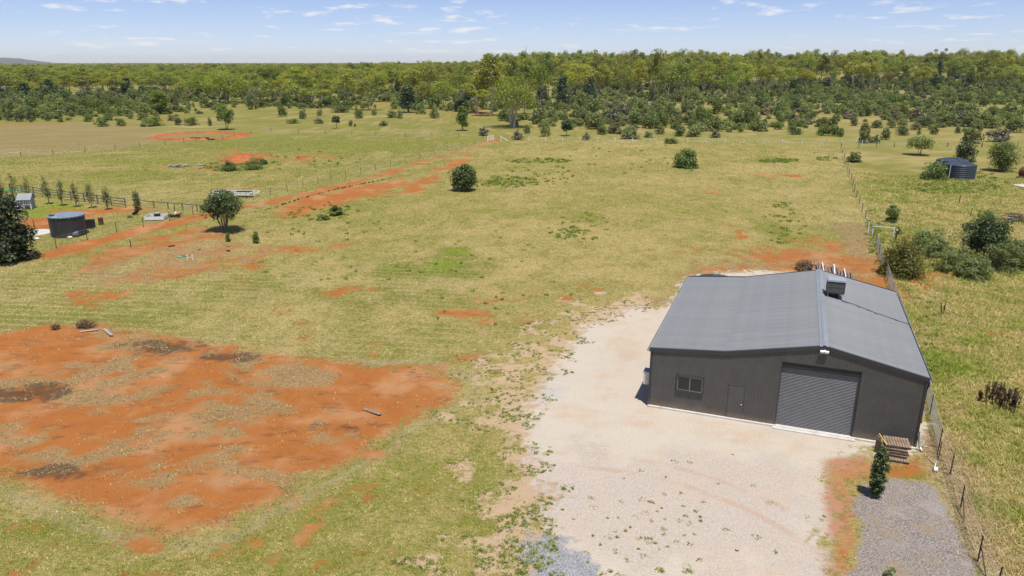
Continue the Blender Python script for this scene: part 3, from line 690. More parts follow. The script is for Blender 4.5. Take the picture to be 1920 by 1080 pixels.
# ------------------------------------------------------------------ fences
def fence(label, bases, hpost, mpost, rpost, wires, name='wire_fence', stays=(), net=None, wire_r=.006, mat_wire=None):
    """bases: ground points of the posts, in order"""
    t = thing(name, (bases[0].x, bases[0].y, 0), label, 'fence'); o0 = Vector((bases[0].x, bases[0].y, 0))
    rr = random.Random(len(label))
    for i, b in enumerate(bases):
        p_ = Vector(b)-o0; z = float(ground_z(b.x, b.y)); ln1 = rr.uniform(-.03, .03)
        MB().tube([(p_.x, p_.y, z-.1), (p_.x+ln1, p_.y+rr.uniform(-.03, .03), z+hpost)], [rpost, rpost*.92], 6).build('post', mpost, t)
        if i in stays:
            nb = Vector(bases[i-1 if i else 1])-o0; dr_ = (nb-p_).normalized()
            MB().bar((p_.x, p_.y, hpost*.62), (p_.x+dr_.x*1.0, p_.y+dr_.y*1.0, .02), rpost*1.2, rpost*1.2).build('stay', mpost, t)
    for hz in wires:
        mb = MB(); mb.tube([(b.x-o0.x, b.y-o0.y, float(ground_z(b.x, b.y))+hz*hpost) for b in bases], wire_r if hz < .95 else wire_r*1.6, 4); mb.build('wire', mat_wire or M_GALV, t)
    if net:
        mb = MB()
        for a, b in zip(bases[net[0]:net[1]], bases[net[0]+1:net[1]+1]):
            d = Vector(b)-Vector(a); n = max(1, int(d.length/net[2]))
            for i in range(n):
                p0 = Vector(a)-o0+d*(i/n); p1 = Vector(a)-o0+d*((i+hpost/net[2]*.5)/n)
                for q0, q1 in ((p0, p1), (p1, p0)):
                    mb.tube([(q0.x, q0.y, .03), (q1.x, q1.y, hpost*.97)], .0035, 3, cap=False)
        mb.build('netting', M_GALV, t)
    return t
fR = [G(*a) for a in ((1866,1115),(1833,1053),(1800,955),(1781,892),(1760,842),(1744,776),(1728,715),(1712,665),(1697,620),(1684,583),(1673,553),(1664,526),(1657,505),(1648,478),(1642,458))]
fence('wire mesh boundary fence on dark pickets beside the shed', fR, 1.25, M_PICKET, .032, (.1, .35, .6, .8, 1.0), stays=(1, 2), net=(4, 14, .11), mat_wire=plain('straw_wire', (.50, .42, .25), .6))
fR2 = [G(*a) for a in ((1636,440),(1628,430),(1622,410),(1616,397),(1611,382),(1606,370),(1602,359),(1599,348),(1596,338),(1592,327),(1589,317),(1586,307),(1583,297),(1580,286),(1577,277))]
fence('thin paddock fence running from the white rail frame to the far corner', fR2, 1.15, M_TIMBER2, .05, (.3, .6, .95))
fW = [G(960+i*31.0*(1+.006*i), 263.5+i*.40) for i in range(1, 20)]
fence('far paddock fence of small white posts along the scrub', fW, 1.1, M_WHITE, .085, (.3, .6, .94), wire_r=.003)
fE = [G(1577+i*33, 277-.1*i) for i in range(0, 12)]
fence('dark post fence continuing behind the two blue tanks', fE, 1.2, M_TIMBER2, .07, (.3, .6, .95))
fL = [G(*a) for a in ((-30,505),(45,484),(106,466),(164,450),(219,436),(269,426),(318,414.5),(362,403),(400,394),(440,384),(475,374),(508,366.7),(539,359),(568.4,351),(596.7,344.4),(621,338),(648,333),(676,326),(704,319),(732,312),(760,304),(788,297),(814,290),(840,283),(866,276),(890,269),(912,263))]
fence('wire fence on thin dark pickets following the red track', fL, 1.25, M_PICKET, .035, (.25, .5, .75, .97))
fM = [G(*a) for a in ((-20,299),(40,295),(100,290),(160,285),(216,281),(262,276),(310,272),(345,268),(368,268),(418,261.5),(440,257),(470,252),(508,248)) ]
fence('sparse wire fence between the dam and the green paddock', fM, 1.2, M_PICKET, .05, (.3, .6, .95))
fN = [G(*a) for a in ((508,248),(560,250),(610,252),(660,253.5),(705,254.5),(760,256),(810,257),(860,259),(905,260))]
fence('far wire fence between the dam corner and the white gate', fN, 1.2, M_PICKET, .045, (.3, .6, .95))
# white end frame in the right fence
g0, g1 = G(1635, 442), G(1674, 446)
rf = thing('brace_assembly', (g0.x, g0.y, 0), 'white steel rail frame bracing the fence corner', 'rail frame')
d = g1-g0
MB().tube([(-.25, .6, 0), (-.25, .6, 1.55)], .075, 10).build('post', M_WHITE, rf)
MB().tube([(0, 0, 0), (0, 0, 1.15)], .075, 10).build('post', M_WHITE, rf)
MB().tube([(d.x, d.y, 0), (d.x, d.y, 1.15)], .075, 10).build('post', M_WHITE, rf)
MB().tube([(-.05, -.02, 1.12), (d.x+.05, d.y, 1.12)], .07, 10).build('rail', M_GALV, rf)
g = G(1679, 451); bp = thing('strainer_post', (g.x, g.y, 0), 'brown fence post with a white cap beside the rail frame', 'post')
MB().tube([(0, 0, 0), (0, 0, 1.15)], .085, 10).build('shaft', M_RUST, bp); MB().tube([(0, 0, 1.15), (0, 0, 1.3)], .09, 10).build('cap', M_WHITES, bp)
for (px, py, pt, l, mt) in ((1798,381,367,'lone thin dark post in the straw grass below the blue tanks',M_PICKET),(1820,406,389,'lone post with a white top near the brush pile',M_TIMBER2),(245,463,448,'lone dark picket left of the red patch with white pipes',M_PICKET),(1778,274,269,'short black stump post left of the round dark bush',M_BLACK),(1840,276,271,'leaning black stump post between two round bushes',M_BLACK)):
    g = G(px, py); h_ = hgt(py, pt); t = thing('lone_post', (g.x, g.y, 0), l, 'post'); MB().tube([(0, 0, 0), (.03, .02, h_)], [.055, .045], 8).build('shaft', mt, t)
    MB().tube([(.03, .02, h_), (.03, .02, h_+.1)], .055, 8).build('cap', M_WHITES if 'white' in l else mt, t)
# far white gate and stay
g = G(914, 266); gt = thing('paddock_gate', (g.x, g.y, 0), 'white tubular gate standing open at the end of the track', 'gate', rz=math.radians(62))
for x in (0, 3.0): MB().tube([(x, 0, 0), (x, 0, 1.5)], .09, 8).build('stile', M_WHITES, gt)
for z in (.3, .6, .9, 1.2, 1.45): MB().tube([(0, 0, z), (3.0, 0, z)], .045, 6).build('rail', M_WHITES, gt)
g = G(939, 265); gp = thing('strainer_assembly', (g.x, g.y, 0), 'white gate post with a long diagonal stay', 'post')
MB().tube([(0, 0, 0), (0, 0, 1.5)], .10, 8).build('post', M_WHITES, gp); MB().tube([(.05, 0, 1.25), (1.9, -.3, .05)], .06, 8).build('stay', M_WHITES, gp)
g = G(508, 248); sp2 = thing('corner_post', (g.x, g.y, 0), 'grey timber corner post where the far fences meet', 'post')
MB().tube([(0, 0, 0), (0, 0, 1.45)], .16, 8).build('shaft', M_GREYTIM, sp2); MB().tube([(.1, 0, .1), (.9, .3, .02)], .08, 6).build('foot_log', M_GREYTIM, sp2)
# dark three-rail fence behind the young poplars
def rail_fence(a, b, n, rails, h, mat, label):
    a, b = G(*a), G(*b); d = b-a; t = thing('rail_fence', (a.x, a.y, 0), label, 'fence'); al = math.atan2(d.y, d.x); R3 = Matrix.Rotation(al, 3, 'Z')
    for i in range(n+1): MB().box((d.x*i/n, d.y*i/n, h*.5), (.11, .11, h), 0, R3).build('post', mat, t)
    off = Vector((d.y, -d.x, 0)).normalized()*.08
    for z in rails:
        for i in range(n):
            p0 = d*(i/n)+off; p1 = d*((i+1)/n)+off; MB().bar((p0.x, p0.y, z*h), (p1.x*.998+p0.x*.002, p1.y*.998+p0.y*.002, z*h), .04, .11).build('rail', mat, t)
rail_fence((20,360), (236,389), 9, (.32, .62, .9), 1.35, plain('dark_rail', (.13, .14, .155), .6), 'dark three-rail fence behind the row of young poplars')
rail_fence((263,388), (398,399), 5, (.92,), 1.0, plain('steel_rail', (.17, .19, .22), .5, .3), 'single grey steel rail fence beyond the white tray')

# ------------------------------------------------------------------ things by the left neighbour
g = G(113, 447); TR, THt = span(447, 30), hgt(446, 408)
tk = thing('steel_tank', (g.x, g.y+TR, 0), 'dark corrugated steel tank with a scalloped blue grey lid', 'tank')
M_TK = plain('tank_steel', (.062, .064, .072), .45, .2, var=.2, sc=3)
prof = []; nz = 60
for i in range(nz+1): prof.append((TR+.018*math.cos(i*math.pi), THt*i/nz))
MB().lathe(prof, 56).build('wall', M_TK, tk, True)
M_TL = plain('tank_lid', (.19, .235, .29), .5, var=.15, sc=2, dirt=(.34, .33, .3))
rf_ = MB().lathe([(TR+.10, THt-.10), (TR+.12, THt+.02), (TR*.6, THt+.12), (.05, THt+.2), (0, THt+.2)], 56, mod=lambda a, z: 1+.018*math.cos(a*28)*(z < THt)).build('roof', M_TL, tk)
MB().lathe([(.32, THt+.1), (.32, THt+.24), (0, THt+.26)], 18, (-1.1, -.9, -.05)).build('hatch', M_TK, rf_)
for a in (.6, 2.1, 3.6, 4.4, 5.3): MB().box((TR*1.012*math.cos(a), TR*1.012*math.sin(a), THt/2), (.03, .08, THt*.97), 0, Matrix.Rotation(a, 3, 'Z')).build('seam', M_TK, tk)
g = G(65, 437); cp = thing('concrete_pad', (g.x, g.y, 0), 'round pale concrete pad beside the dark steel tank', 'slab')
MB().lathe([(span(437, 30), 0), (span(437, 30), .07), (0, .075)], 40).build('slab', plain('pale_concrete', (.5, .5, .48), .9), cp)
g = G(67, 436); st_ = thing('standpipe', (g.x, g.y, .07), 'thin dark standpipe on the round concrete pad', 'pipe')
MB().tube([(0, 0, 0), (-.08, .02, 1.45)], .035, 8).build('pipe', M_PICKET, st_); MB().box((-.04, 0, .75), (.14, .12, .16)).build('valve', M_BLACK, st_)
g = G(162, 428); bw = span(428, 28); cr = thing('crate', (g.x, g.y, 0), 'black open-topped crate beside the dark steel tank', 'crate', rz=.25)
for s in (-1, 1):
    MB().box((0, s*.5, .5), (bw, .06, 1.0)).build('side', M_BLACK, cr); MB().box((s*(bw/2-.03), 0, .5), (.06, .93, .98)).build('end', M_BLACK, cr)
MB().box((0, 0, .06), (bw-.14, .9, .08)).build('base', M_BLACK, cr)
for x in (-.5, 0, .5):
    MB().box((x*bw*.8, -.545, .5), (.06, .03, .96)).build('batten', M_PICKET, cr)
mb = MB(); r7 = random.Random(7)
for i in range(9): mb.tube([(r7.uniform(-.7, .7), r7.uniform(-.4, .4), .3), (r7.uniform(-.8, .8), r7.uniform(-.45, .45), 1.05)], .05, 5)
mb.build('scrap', M_BLACK, cr)
g = G(190, 421); dx = thing('drum', (g.x, g.y, 0), 'small rusty red drum near the black crate', 'drum')
MB().lathe([(.29, 0), (.3, .02), (.29, .28), (.31, .30), (.29, .32), (.29, .58), (.31, .6), (.29, .62), (.3, .85), (.27, .86), (.26, .80), (0, .80)], 20).build('body', M_RUST, dx)
g = G(141, 444); dy = thing('steel_drum', (g.x, g.y, 0), 'grey steel drum lying at the foot of the dark tank', 'drum', rz=.3)
mb = MB().lathe([(0, -.42), (.33, -.42), (.34, -.15), (.36, -.13), (.34, -.11), (.34, .13), (.36, .15), (.34, .17), (.33, .42), (0, .42)], 22); o = mb.build('body', plain('blue_grey_drum', (.17, .21, .25), .4, .4), dy, True); o.rotation_euler = (0, math.pi/2, 0); o.location = (0, 0, .35)
for (px, py, l) in ((131,446,'flat white stone block between tank and grey drum'),(69,449,'small white stone block in front of the concrete pad')):
    g = G(px, py); mb = MB(); mb.lathe([(0, 0), (.26, .02), (.3, .12), (.22, .2), (0, .22)], 9, mod=lambda a, z: 1+.25*math.cos(2*a+z*9)); tag(mb.build('stone_block', M_WHITE), l, 'stone').location = (g.x, g.y, 0)
# cubby house
g = G(48, 393); M_CUB = plain('cubby_boards', (.36, .36, .38), .7, var=.1); M_CROOF = plain('cubby_roof', (.27, .285, .30), .6, var=.12)
cb = thing('cubby_house', (g.x, g.y, 0), 'small grey cubby house with gable roof and white window', 'cubby house', rz=.22)
mb = MB(); w, dp, h, rh = 1.55, 1.5, 1.45, .62
mb.add([(-w/2, 0, .1), (w/2, 0, .1), (w/2, 0, h), (-w/2, 0, h), (-w/2, dp, .1), (w/2, dp, .1), (w/2, dp, h), (-w/2, dp, h), (-w/2, dp/2, h+rh), (w/2, dp/2, h+rh)], [(0, 1, 2, 3), (5, 4, 7, 6), (1, 5, 6, 9, 2), (4, 0, 3, 8, 7)]); mb.build('wall', M_CUB, cb)
for j in range(8): MB().box((0, -.012, .2+j*.165), (w+.02, .02, .15)).build('board', M_CUB, cb)
def slope(name, a, b, c, d, th, mat, par):
    a, b, c, d = [Vector(q) for q in (a, b, c, d)]; n = (b-a).cross(d-a).normalized()*th
    return MB().add([a, b, c, d, a+n, b+n, c+n, d+n], [(3, 2, 1, 0), (4, 5, 6, 7), (0, 1, 5, 4), (1, 2, 6, 5), (2, 3, 7, 6), (3, 0, 4, 7)]).build(name, mat, par)
slope('roof', (-w/2-.15, -.2, h-.12), (w/2+.15, -.2, h-.12), (w/2+.15, dp/2, h+rh+.03), (-w/2-.15, dp/2, h+rh+.03), .05, M_CROOF, cb)
slope('roof', (-w/2-.15, dp/2, h+rh+.031), (w/2+.15, dp/2, h+rh+.031), (w/2+.15, dp+.2, h-.12), (-w/2-.15, dp+.2, h-.12), .05, M_CROOF, cb)
slope('porch_roof', (-w/2-.75, -.35, .98), (-w/2+.35, -.35, .98), (-w/2+.35, .35, 1.42), (-w/2-.75, .35, 1.42), .04, M_CROOF, cb)
for x in (-w/2-.68, -w/2-.1):
    for y in (-.28,): MB().box((x, y, .5), (.07, .07, 1.0)).build('porch_post', M_WHITE, cb)
MB().box((-w/2-.36, .05, .05), (.85, .85, .1)).build('porch_floor', M_GREYTIM, cb); MB().box((-w/2-.38, -.28, .6), (.55, .03, .38)).build('porch_panel', plain('porch_green', (.10, .15, .14), .6), cb)
wi = MB().box((.2, -.035, .95), (.62, .03, .58)).build('window', M_WHITES, cb)
for x in (.07, .33):
    for z in (.82, 1.08): MB().box((x, -.055, z), (.19, .012, .19)).build('pane', M_GLASS, wi)
MB().box((.30, -.04, .35), (.6, .02, .42)).build('lattice', M_RUST, cb)
for x in (-w/2, w/2): MB().box((x, -.03, h/2), (.09, .05, h-.05)).build('corner_board', M_WHITE, cb)
# green swing frame and toy car half hidden by the conifer
M_GRN = plain('green_steel', (.05, .42, .16), .5)
g = G(22, 384); sw = thing('swing_frame', (g.x, g.y, 0), 'bright green arched play frame behind the conifer', 'play frame', rz=.2)
for y in (0, 1.4): MB().tube([(-1.3, y, 0), (-1.15, y, 1.3), (-.7, y, 1.95), (0, y, 2.05), (.7, y, 1.95), (1.15, y, 1.3), (1.3, y, 0)], .06, 8).build('arch', M_GRN, sw)
for x in (-.7, 0, .7): MB().tube([(x, 0, 1.97), (x, 1.4, 1.97)], .05, 6).build('rung', M_GRN, sw)
g = G(34, 396); tc = thing('toy_car', (g.x, g.y, 0), 'white toy car parked beside the cubby porch', 'toy car', rz=.3)
mb = MB(); mb.add([(-.55, -.28, .15), (.55, -.28, .15), (.55, .28, .15), (-.55, .28, .15), (-.55, -.26, .42), (.52, -.26, .36), (.52, .26, .36), (-.55, .26, .42)], [(3, 2, 1, 0), (4, 5, 6, 7), (0, 1, 5, 4), (1, 2, 6, 5), (2, 3, 7, 6), (3, 0, 4, 7)]).build('body', M_WHITES, tc)
MB().box((-.1, 0, .52), (.5, .44, .24)).build('cabin', M_GLASS, tc); MB().box((-.1, 0, .66), (.54, .46, .04)).build('roof', M_WHITES, tc)
for x in (-.34, .34):
    for y in (-.27, .27): MB().tube([(x, y-.05, .14), (x, y+.05, .14)], .14, 12).build('wheel', M_BLACK, tc)
# white tray, rusty plough, barrow
g = G(289, 414); ty = thing('utility_tray', (g.x, g.y, 0), 'white steel tray with rusty floor lying in the grass', 'tray', rz=.12)
tw, td = span(414, 34), 2.1
for y in (0, td): MB().box((0, y, .32), (tw, .05, .42)).build('side', M_WHITES, ty)
for x in (-tw/2, tw/2): MB().box((x, td/2, .32), (.05, td-.06, .42)).build('end', M_WHITES, ty)
MB().box((0, td/2, .13), (tw-.08, td-.08, .06)).build('floor', M_RUST, ty); 
tb = thing('tool_box', (g.x-.1, g.y+1.2, .16), 'black box sitting in the white tray', 'box'); MB().box((0, 0, .3), (.62, .45, .55)).build('body', M_BLACK, tb); MB().box((0, 0, .6), (.66, .49, .06)).build('lid', plain('grey_lid', (.4, .4, .42), .5), tb)
g = G(328, 408); pl = thing('rusty_plough', (g.x, g.y, 0), 'rusty old plough with an upright lever behind the fence', 'plough')
MB().tube([(-.1, 0, .3), (.05, .05, 1.0), (.12, .1, 1.75)], [.06, .05, .045], 6).build('lever', M_RUST, pl)
MB().bar((-.7, -.1, .25), (.9, .2, .45), .14, .12).build('beam', M_RUST, pl)
for x in (-.45, .0, .5): MB().tube([(x, -.06, .24), (x, .06, .28)], .26, 14).build('disc', M_RUST, pl)
MB().tube([(.1, -.2, .55), (.1, .2, .6)], .16, 10).build('seat', M_WHITE, pl); MB().bar((.5, .1, .5), (1.1, .3, .75), .05, .05).build('handle', M_RUST, pl)
g = G(259, 402); wb2 = thing('wheelbarrow', (g.x, g.y, 0), 'tipped black wheelbarrow by the last young poplar', 'wheelbarrow', rz=.5); wb2.rotation_euler = (0, -.6, .5)
mb = MB().add([(-.5, -.3, .55), (.45, -.3, .55), (.45, .3, .55), (-.5, .3, .55), (-.3, -.18, .25), (.3, -.18, .25), (.3, .18, .25), (-.3, .18, .25)], [(4, 5, 6, 7), (0, 4, 7, 3), (1, 2, 6, 5), (0, 1, 5, 4), (3, 7, 6, 2)]); mb.build('tub', M_BLACK, wb2)
MB().tube([(-.62, -.04, .2), (-.62, .04, .2)], .18, 12).build('wheel', plain('yellow_hub', (.6, .45, .05), .6), wb2)
for y in (-.22, .22): MB().tube([(-.62, y*.3, .2), (.2, y, .24), (.95, y, .5)], .022, 5).build('handle', M_PICKET, wb2)
g = G(244, 408); tag(MB().lathe([(0, 0), (.22, .03), (.3, .16), (.2, .3), (0, .34)], 9, mod=lambda a, z: 1+.3*math.cos(3*a+z*8)).build('dark_stump', M_TIMBER2), 'low dark stump left of the tipped wheelbarrow', 'stump').location = (g.x, g.y, 0)
# white steel trailer frame beyond the round tree
g = G(436, 371); tf = thing('trailer_frame', (g.x, g.y, 0), 'long white steel frame on blocks behind the round tree', 'trailer frame', rz=-.06)
LL = span(371, 88)
for y in (0, 1.9):
    for z in (.45, .75): MB().bar((-LL/2, y, z), (LL/2, y, z), .10, .10).build('side_rail', M_WHITES, tf)
    for i in range(10): x = -LL/2+LL*(i+.5)/10; MB().box((x, y, .6), (.16, .07, .199)).build('web', M_WHITES, tf)
for i in range(9): x = -LL/2+LL*i/8; MB().bar((x, .05, .70), (x, 1.85, .70), .1, .08).build('cross_member', M_WHITES, tf)
for x0 in (-LL*.28, LL*.2): MB().box((x0, 1.0, .80), (LL*.34, 1.1, .05)).build('sheet', M_BLACK, tf)
for x in (-LL*.3, LL*.3):
    for y in (0, 1.9): MB().box((x, y, .2), (.25, .2, .4)).build('block', M_RUST, tf)
# white pipe stubs and green scraps on the red patch
for px, l in ((351.5, 'left'), (361, 'right')):
    g = G(px, 487); t = thing('pipe_stub', (g.x, g.y, 0), 'white upright pipe stub on the red earth', 'pipe', 'white pipe stubs on the red patch')
    MB().tube([(0, 0, 0), (0, 0, .45)], .055, 10).build('pipe', M_WHITES, t); MB().tube([(0, 0, .44), (0, 0, .5)], .075, 10).build('cap', M_WHITES, t)
M_DKG = plain('green_plastic', (.03, .16, .09), .5)
for (px, py, w_, l, mt) in ((337, 482, .32, 'pale green crumpled plastic scrap near the pipe stubs', plain('mint_plastic', (.14, .42, .26), .5)), (343, 481, .42, 'dark green crumpled plastic scrap near the pipe stubs', M_DKG), (356, 484, .2, 'mint green strip between the two pipe stubs', plain('mint_strip', (.2, .55, .38), .5)), (374, 469, .25, 'small dark green scrap on the red patch', M_DKG), (428, 471, .3, 'tiny black scrap on the red patch', M_BLACK), (322, 462, .35, 'small dark lump on the upper red patch', M_BLACK)):
    g = G(px, py); mb = MB(); r7 = random.Random(px); n = 7; vs = []
    for j in range(n):
        for i in range(n): vs.append(((i/(n-1)-.5)*w_*2, (j/(n-1)-.5)*w_, .03+.14*r7.random()*(1-abs(i/(n-1)-.5))))
    mb.add(vs, [(j*n+i, j*n+i+1, (j+1)*n+i+1, (j+1)*n+i) for j in range(n-1) for i in range(n-1)]); o = mb.build('plastic_scrap', mt); o.location = (g.x, g.y, 0); o.rotation_euler = (0, 0, r7.uniform(0, 3)); tag(o, l, 'scrap')

# ------------------------------------------------------------------ right neighbour
g = G(1796, 330); poly_tank((g.x, g.y+2.4, 0), 2.55, 2.45, .45, (.045, .062, .085), 'rear blue grey ribbed water tank, half hidden', pipe=math.radians(200))
g = G(1812, 337); poly_tank((g.x, g.y+2.4, 0), 2.5, 2.3, .45, (.045, .062, .085), 'front blue grey ribbed water tank with white overflow pipe', pipe=math.radians(205))
g = G(1928, 350); slb = thing('concrete_slab', (g.x, g.y, 0), 'pale concrete slab at the edge of the straw paddock', 'slab'); MB().box((0, 0, .06), (3.2, 3.4, .12)).build('slab', M_CONC, slb)
g = G(1926, 333); cv = thing('culvert_pipe', (g.x, g.y, 0), 'short dark rusty culvert pipe beyond the concrete slab', 'pipe')
o = MB().lathe([(.85, -1.1), (.9, -1.1), (.9, 1.1), (.85, 1.1), (.8, 1.0), (.8, -1.0), (.85, -1.1)], 24).build('pipe', M_RUST, cv); o.rotation_euler = (math.pi/2, 0, .3); o.location = (0, 0, .9)
g = G(1908, 416); bpile = thing('brush_pile', (g.x, g.y, 0), 'heap of dead grey branches in the right paddock', 'brush pile'); r7 = random.Random(8)
for i in range(70):
    a = r7.uniform(0, 6.28); ln2 = r7.uniform(.8, 1.9); z = abs(r7.gauss(.45, .3)); c = Vector((r7.gauss(0, .8), r7.gauss(0, .6), min(z, 1.1))); dv = Vector((math.cos(a), math.sin(a)*.7, r7.uniform(-.25, .35)))*ln2*.5
    MB().tube([c-dv, c+Vector((0, 0, .08)), c+dv], [.05, .04, .015], 5).build('branch', M_GREYTIM if i % 6 == 0 else M_TIMBER2, bpile)
# planks on the red pad
for (a, b, z, l, mt) in (((682,768),(714,780),.12,'long weathered plank lying on the red pad near the gravel', M_TIMBER),((196,618),(210,632),.16,'pale short plank at the back of the red pad',M_GREYTIM),((150,623),(185,620),.1,'thin bleached branch at the back of the red pad',M_GREYTIM)):
    p0, p1 = G(*a), G(*b); mb = MB(); mb.bar((p0.x, p0.y, .05), (p1.x, p1.y, z), .22, .045); o = mb.build('plank', mt); tag(o, l, 'plank')
# timber heap and log near the earth mound
g = G(336, 313); hp = thing('firewood_heap', (g.x, g.y, 0), 'heap of split pale firewood in the green paddock', 'firewood')
for i in range(26):
    a = r7.uniform(0, 3.14); c = Vector((r7.gauss(0, .9), r7.gauss(0, .5), .1+abs(r7.gauss(0, .22)))); dv = Vector((math.cos(a), math.sin(a), r7.uniform(-.1, .1)))*.45
    MB().tube([c-dv, c+dv], [.13, .11], 6).build('log', M_GREYTIM if i % 3 else M_TIMBER, hp)
p0, p1 = G(371, 311), G(386, 310); tag(MB().tube([(p0.x, p0.y, .15), (p1.x, p1.y, .2)], [.2, .15], 8).build('fallen_log', M_GREYTIM), 'pale fallen log between firewood heap and earth mound', 'log')
# radio mast beyond the wood
t = thing('radio_mast', (16.0, 880, float(ground_z(16, 880))-1), 'slender lattice radio mast rising over the woodland', 'mast'); H_ = 31
for j in range(3):
    a = j*2.094; MB().tube([(.55*math.cos(a), .55*math.sin(a), 0), (.45*math.cos(a), .45*math.sin(a), H_)], .09, 5).build('leg', M_GALV, t)
mb = MB()
for i in range(24):
    for j in range(3):
        a, b = j*2.094, (j+1)*2.094; z = i*H_/24; mb.tube([(.5*math.cos(a), .5*math.sin(a), z), (.5*math.cos(b), .5*math.sin(b), z+H_/24)], .05, 3)
mb.build('lattice', M_GALV, t); MB().tube([(0, 0, H_), (0, 0, H_+2.0)], .06, 5).build('aerial', M_GALV, t)
# far blue hill
hx, hy = -6600, 9800
mb = MB(); n = 60
vs = []; r7 = random.Random(4)
for i in range(n+1):
    s = i/n; hh = (78*math.exp(-((s-.47)/.11)**2)+40*math.exp(-((s-.60)/.06)**2))*(.92+.16*r7.random())
    x = hx-1500+3000*s; vs += [(x, hy-500, -2), (x, hy, max(hh, 0)), (x, hy+700, -2)]
fs = []
for i in range(n): fs += [(3*i, 3*i+3, 3*i+4, 3*i+1), (3*i+1, 3*i+4, 3*i+5, 3*i+2)]
o = mb.add(vs, fs).build('hill', plain('hill_scrub', (.06, .075, .045), .95, sc=.01), None, True); tag(o, 'low wooded hill on the far horizon', 'hill', kind='structure')

# ------------------------------------------------------------------ plants
def unit(n, r):
    v = r.normal(size=(n, 3)); return v/np.linalg.norm(v, axis=1, keepdims=True)
def leaves(cen, size, r, aspect=.6, up=.6, outw=None):
    """diamond leaf faces at the points cen, turned every way but a little skyward"""
    n = len(cen); nr = unit(n, r); nr = nr*.75; nr[:, 2] += up
    if outw is not None: nr = nr+outw*.8
    nr /= np.linalg.norm(nr, axis=1, keepdims=True)
    t = np.cross(nr, unit(n, r)); t /= np.linalg.norm(t, axis=1, keepdims=True)+1e-9; b = np.cross(nr, t)
    s = (size*(.6+.8*r.random(n)))[:, None]; h = s*aspect
    V = np.stack([cen-t*s*.5, cen+b*h*.5+t*s*.05, cen+t*s*.5, cen-b*h*.5+t*s*.05], 1)
    return V.reshape(-1, 3)
def clumps(cc, rad, per, r, flat=.75, shell=.55):
    n = len(cc); u = unit(n*per, r); u[:, 2] = np.where(r.random(n*per) < .5, np.abs(u[:, 2]), u[:, 2]); q = (shell+(1-shell)*r.random(n*per))**.8
    sz = np.repeat(rad, per)[:, None]*u*q[:, None]; sz[:, 2] *= flat
    return np.repeat(cc, per, 0)+sz, u
def tints(V, r, zlo, zhi, per=4):
    """leaf tint 0..1: leaf to leaf and clump to clump"""
    c = V.reshape(-1, per, 3).mean(1); k = .5+.9*(fbm(c[:, 0]*3+c[:, 2], c[:, 1]*3-c[:, 2]*.7, 2.2, 3, 2)-.5)+.35*r.normal(size=len(c))*.5
    return np.repeat(np.clip(k, 0, 1)[:, None], 3, 1)
def limb(mb, a, b, r0, r1, rnd, n=4, sag=.12, sides=5):
    a, b = Vector(a), Vector(b); L_ = (b-a).length; pts = []; o = Vector((rnd.uniform(-1, 1), rnd.uniform(-1, 1), rnd.uniform(-.3, .6)))*sag*L_
    for i in range(n+1):
        t = i/n; pts.append(a.lerp(b, t)+o*math.sin(t*math.pi))
    mb.tube(pts, [r0+(r1-r0)*i/n for i in range(n+1)], sides, cap=False); return pts
def crown_pts(H, R, base, n, r, top_heavy=.6, shape='round'):
    """clump centres spread through a crown"""
    out_ = []
    while len(out_) < n:
        v = r.normal(size=3); v /= np.linalg.norm(v); q = r.random()**.45
        if shape == 'round':
            p_ = np.array([v[0]*R*q, v[1]*R*q, base+(H-base)*(.5+.5*v[2]*q)])
            if p_[2] < base+(H-base)*.30 and r.random() < top_heavy: continue
        elif shape == 'gum':
            q = .55+.45*r.random(); p_ = np.array([v[0]*R*q, v[1]*R*q, base+(H-base)*(.42+.55*v[2]*q)])
            if v[2] < -.35: continue
            if any(np.linalg.norm((p_-o_)*np.array((1, 1, 1.25))) < R*.42 for o_ in out_) and r.random() < .93: continue
        elif shape == 'cone':
            t = r.random()**.8; rr = R*(1-t)**.75*(.5+.5*r.random()); a = r.random()*6.283; p_ = np.array([math.cos(a)*rr, math.sin(a)*rr, base+(H-base)*t*.97])
        elif shape == 'column':
            t = r.random(); rr = R*math.sin((.13+.80*t)*math.pi)**.6*(.3+.7*r.random()); a = r.random()*6.283; p_ = np.array([math.cos(a)*rr, math.sin(a)*rr, base+(H-base)*t])
        elif shape == 'dome':
            p_ = np.array([v[0]*R*q, v[1]*R*q, base+(H-base)*abs(v[2])*q])
        out_.append(p_)
    return np.array(out_)
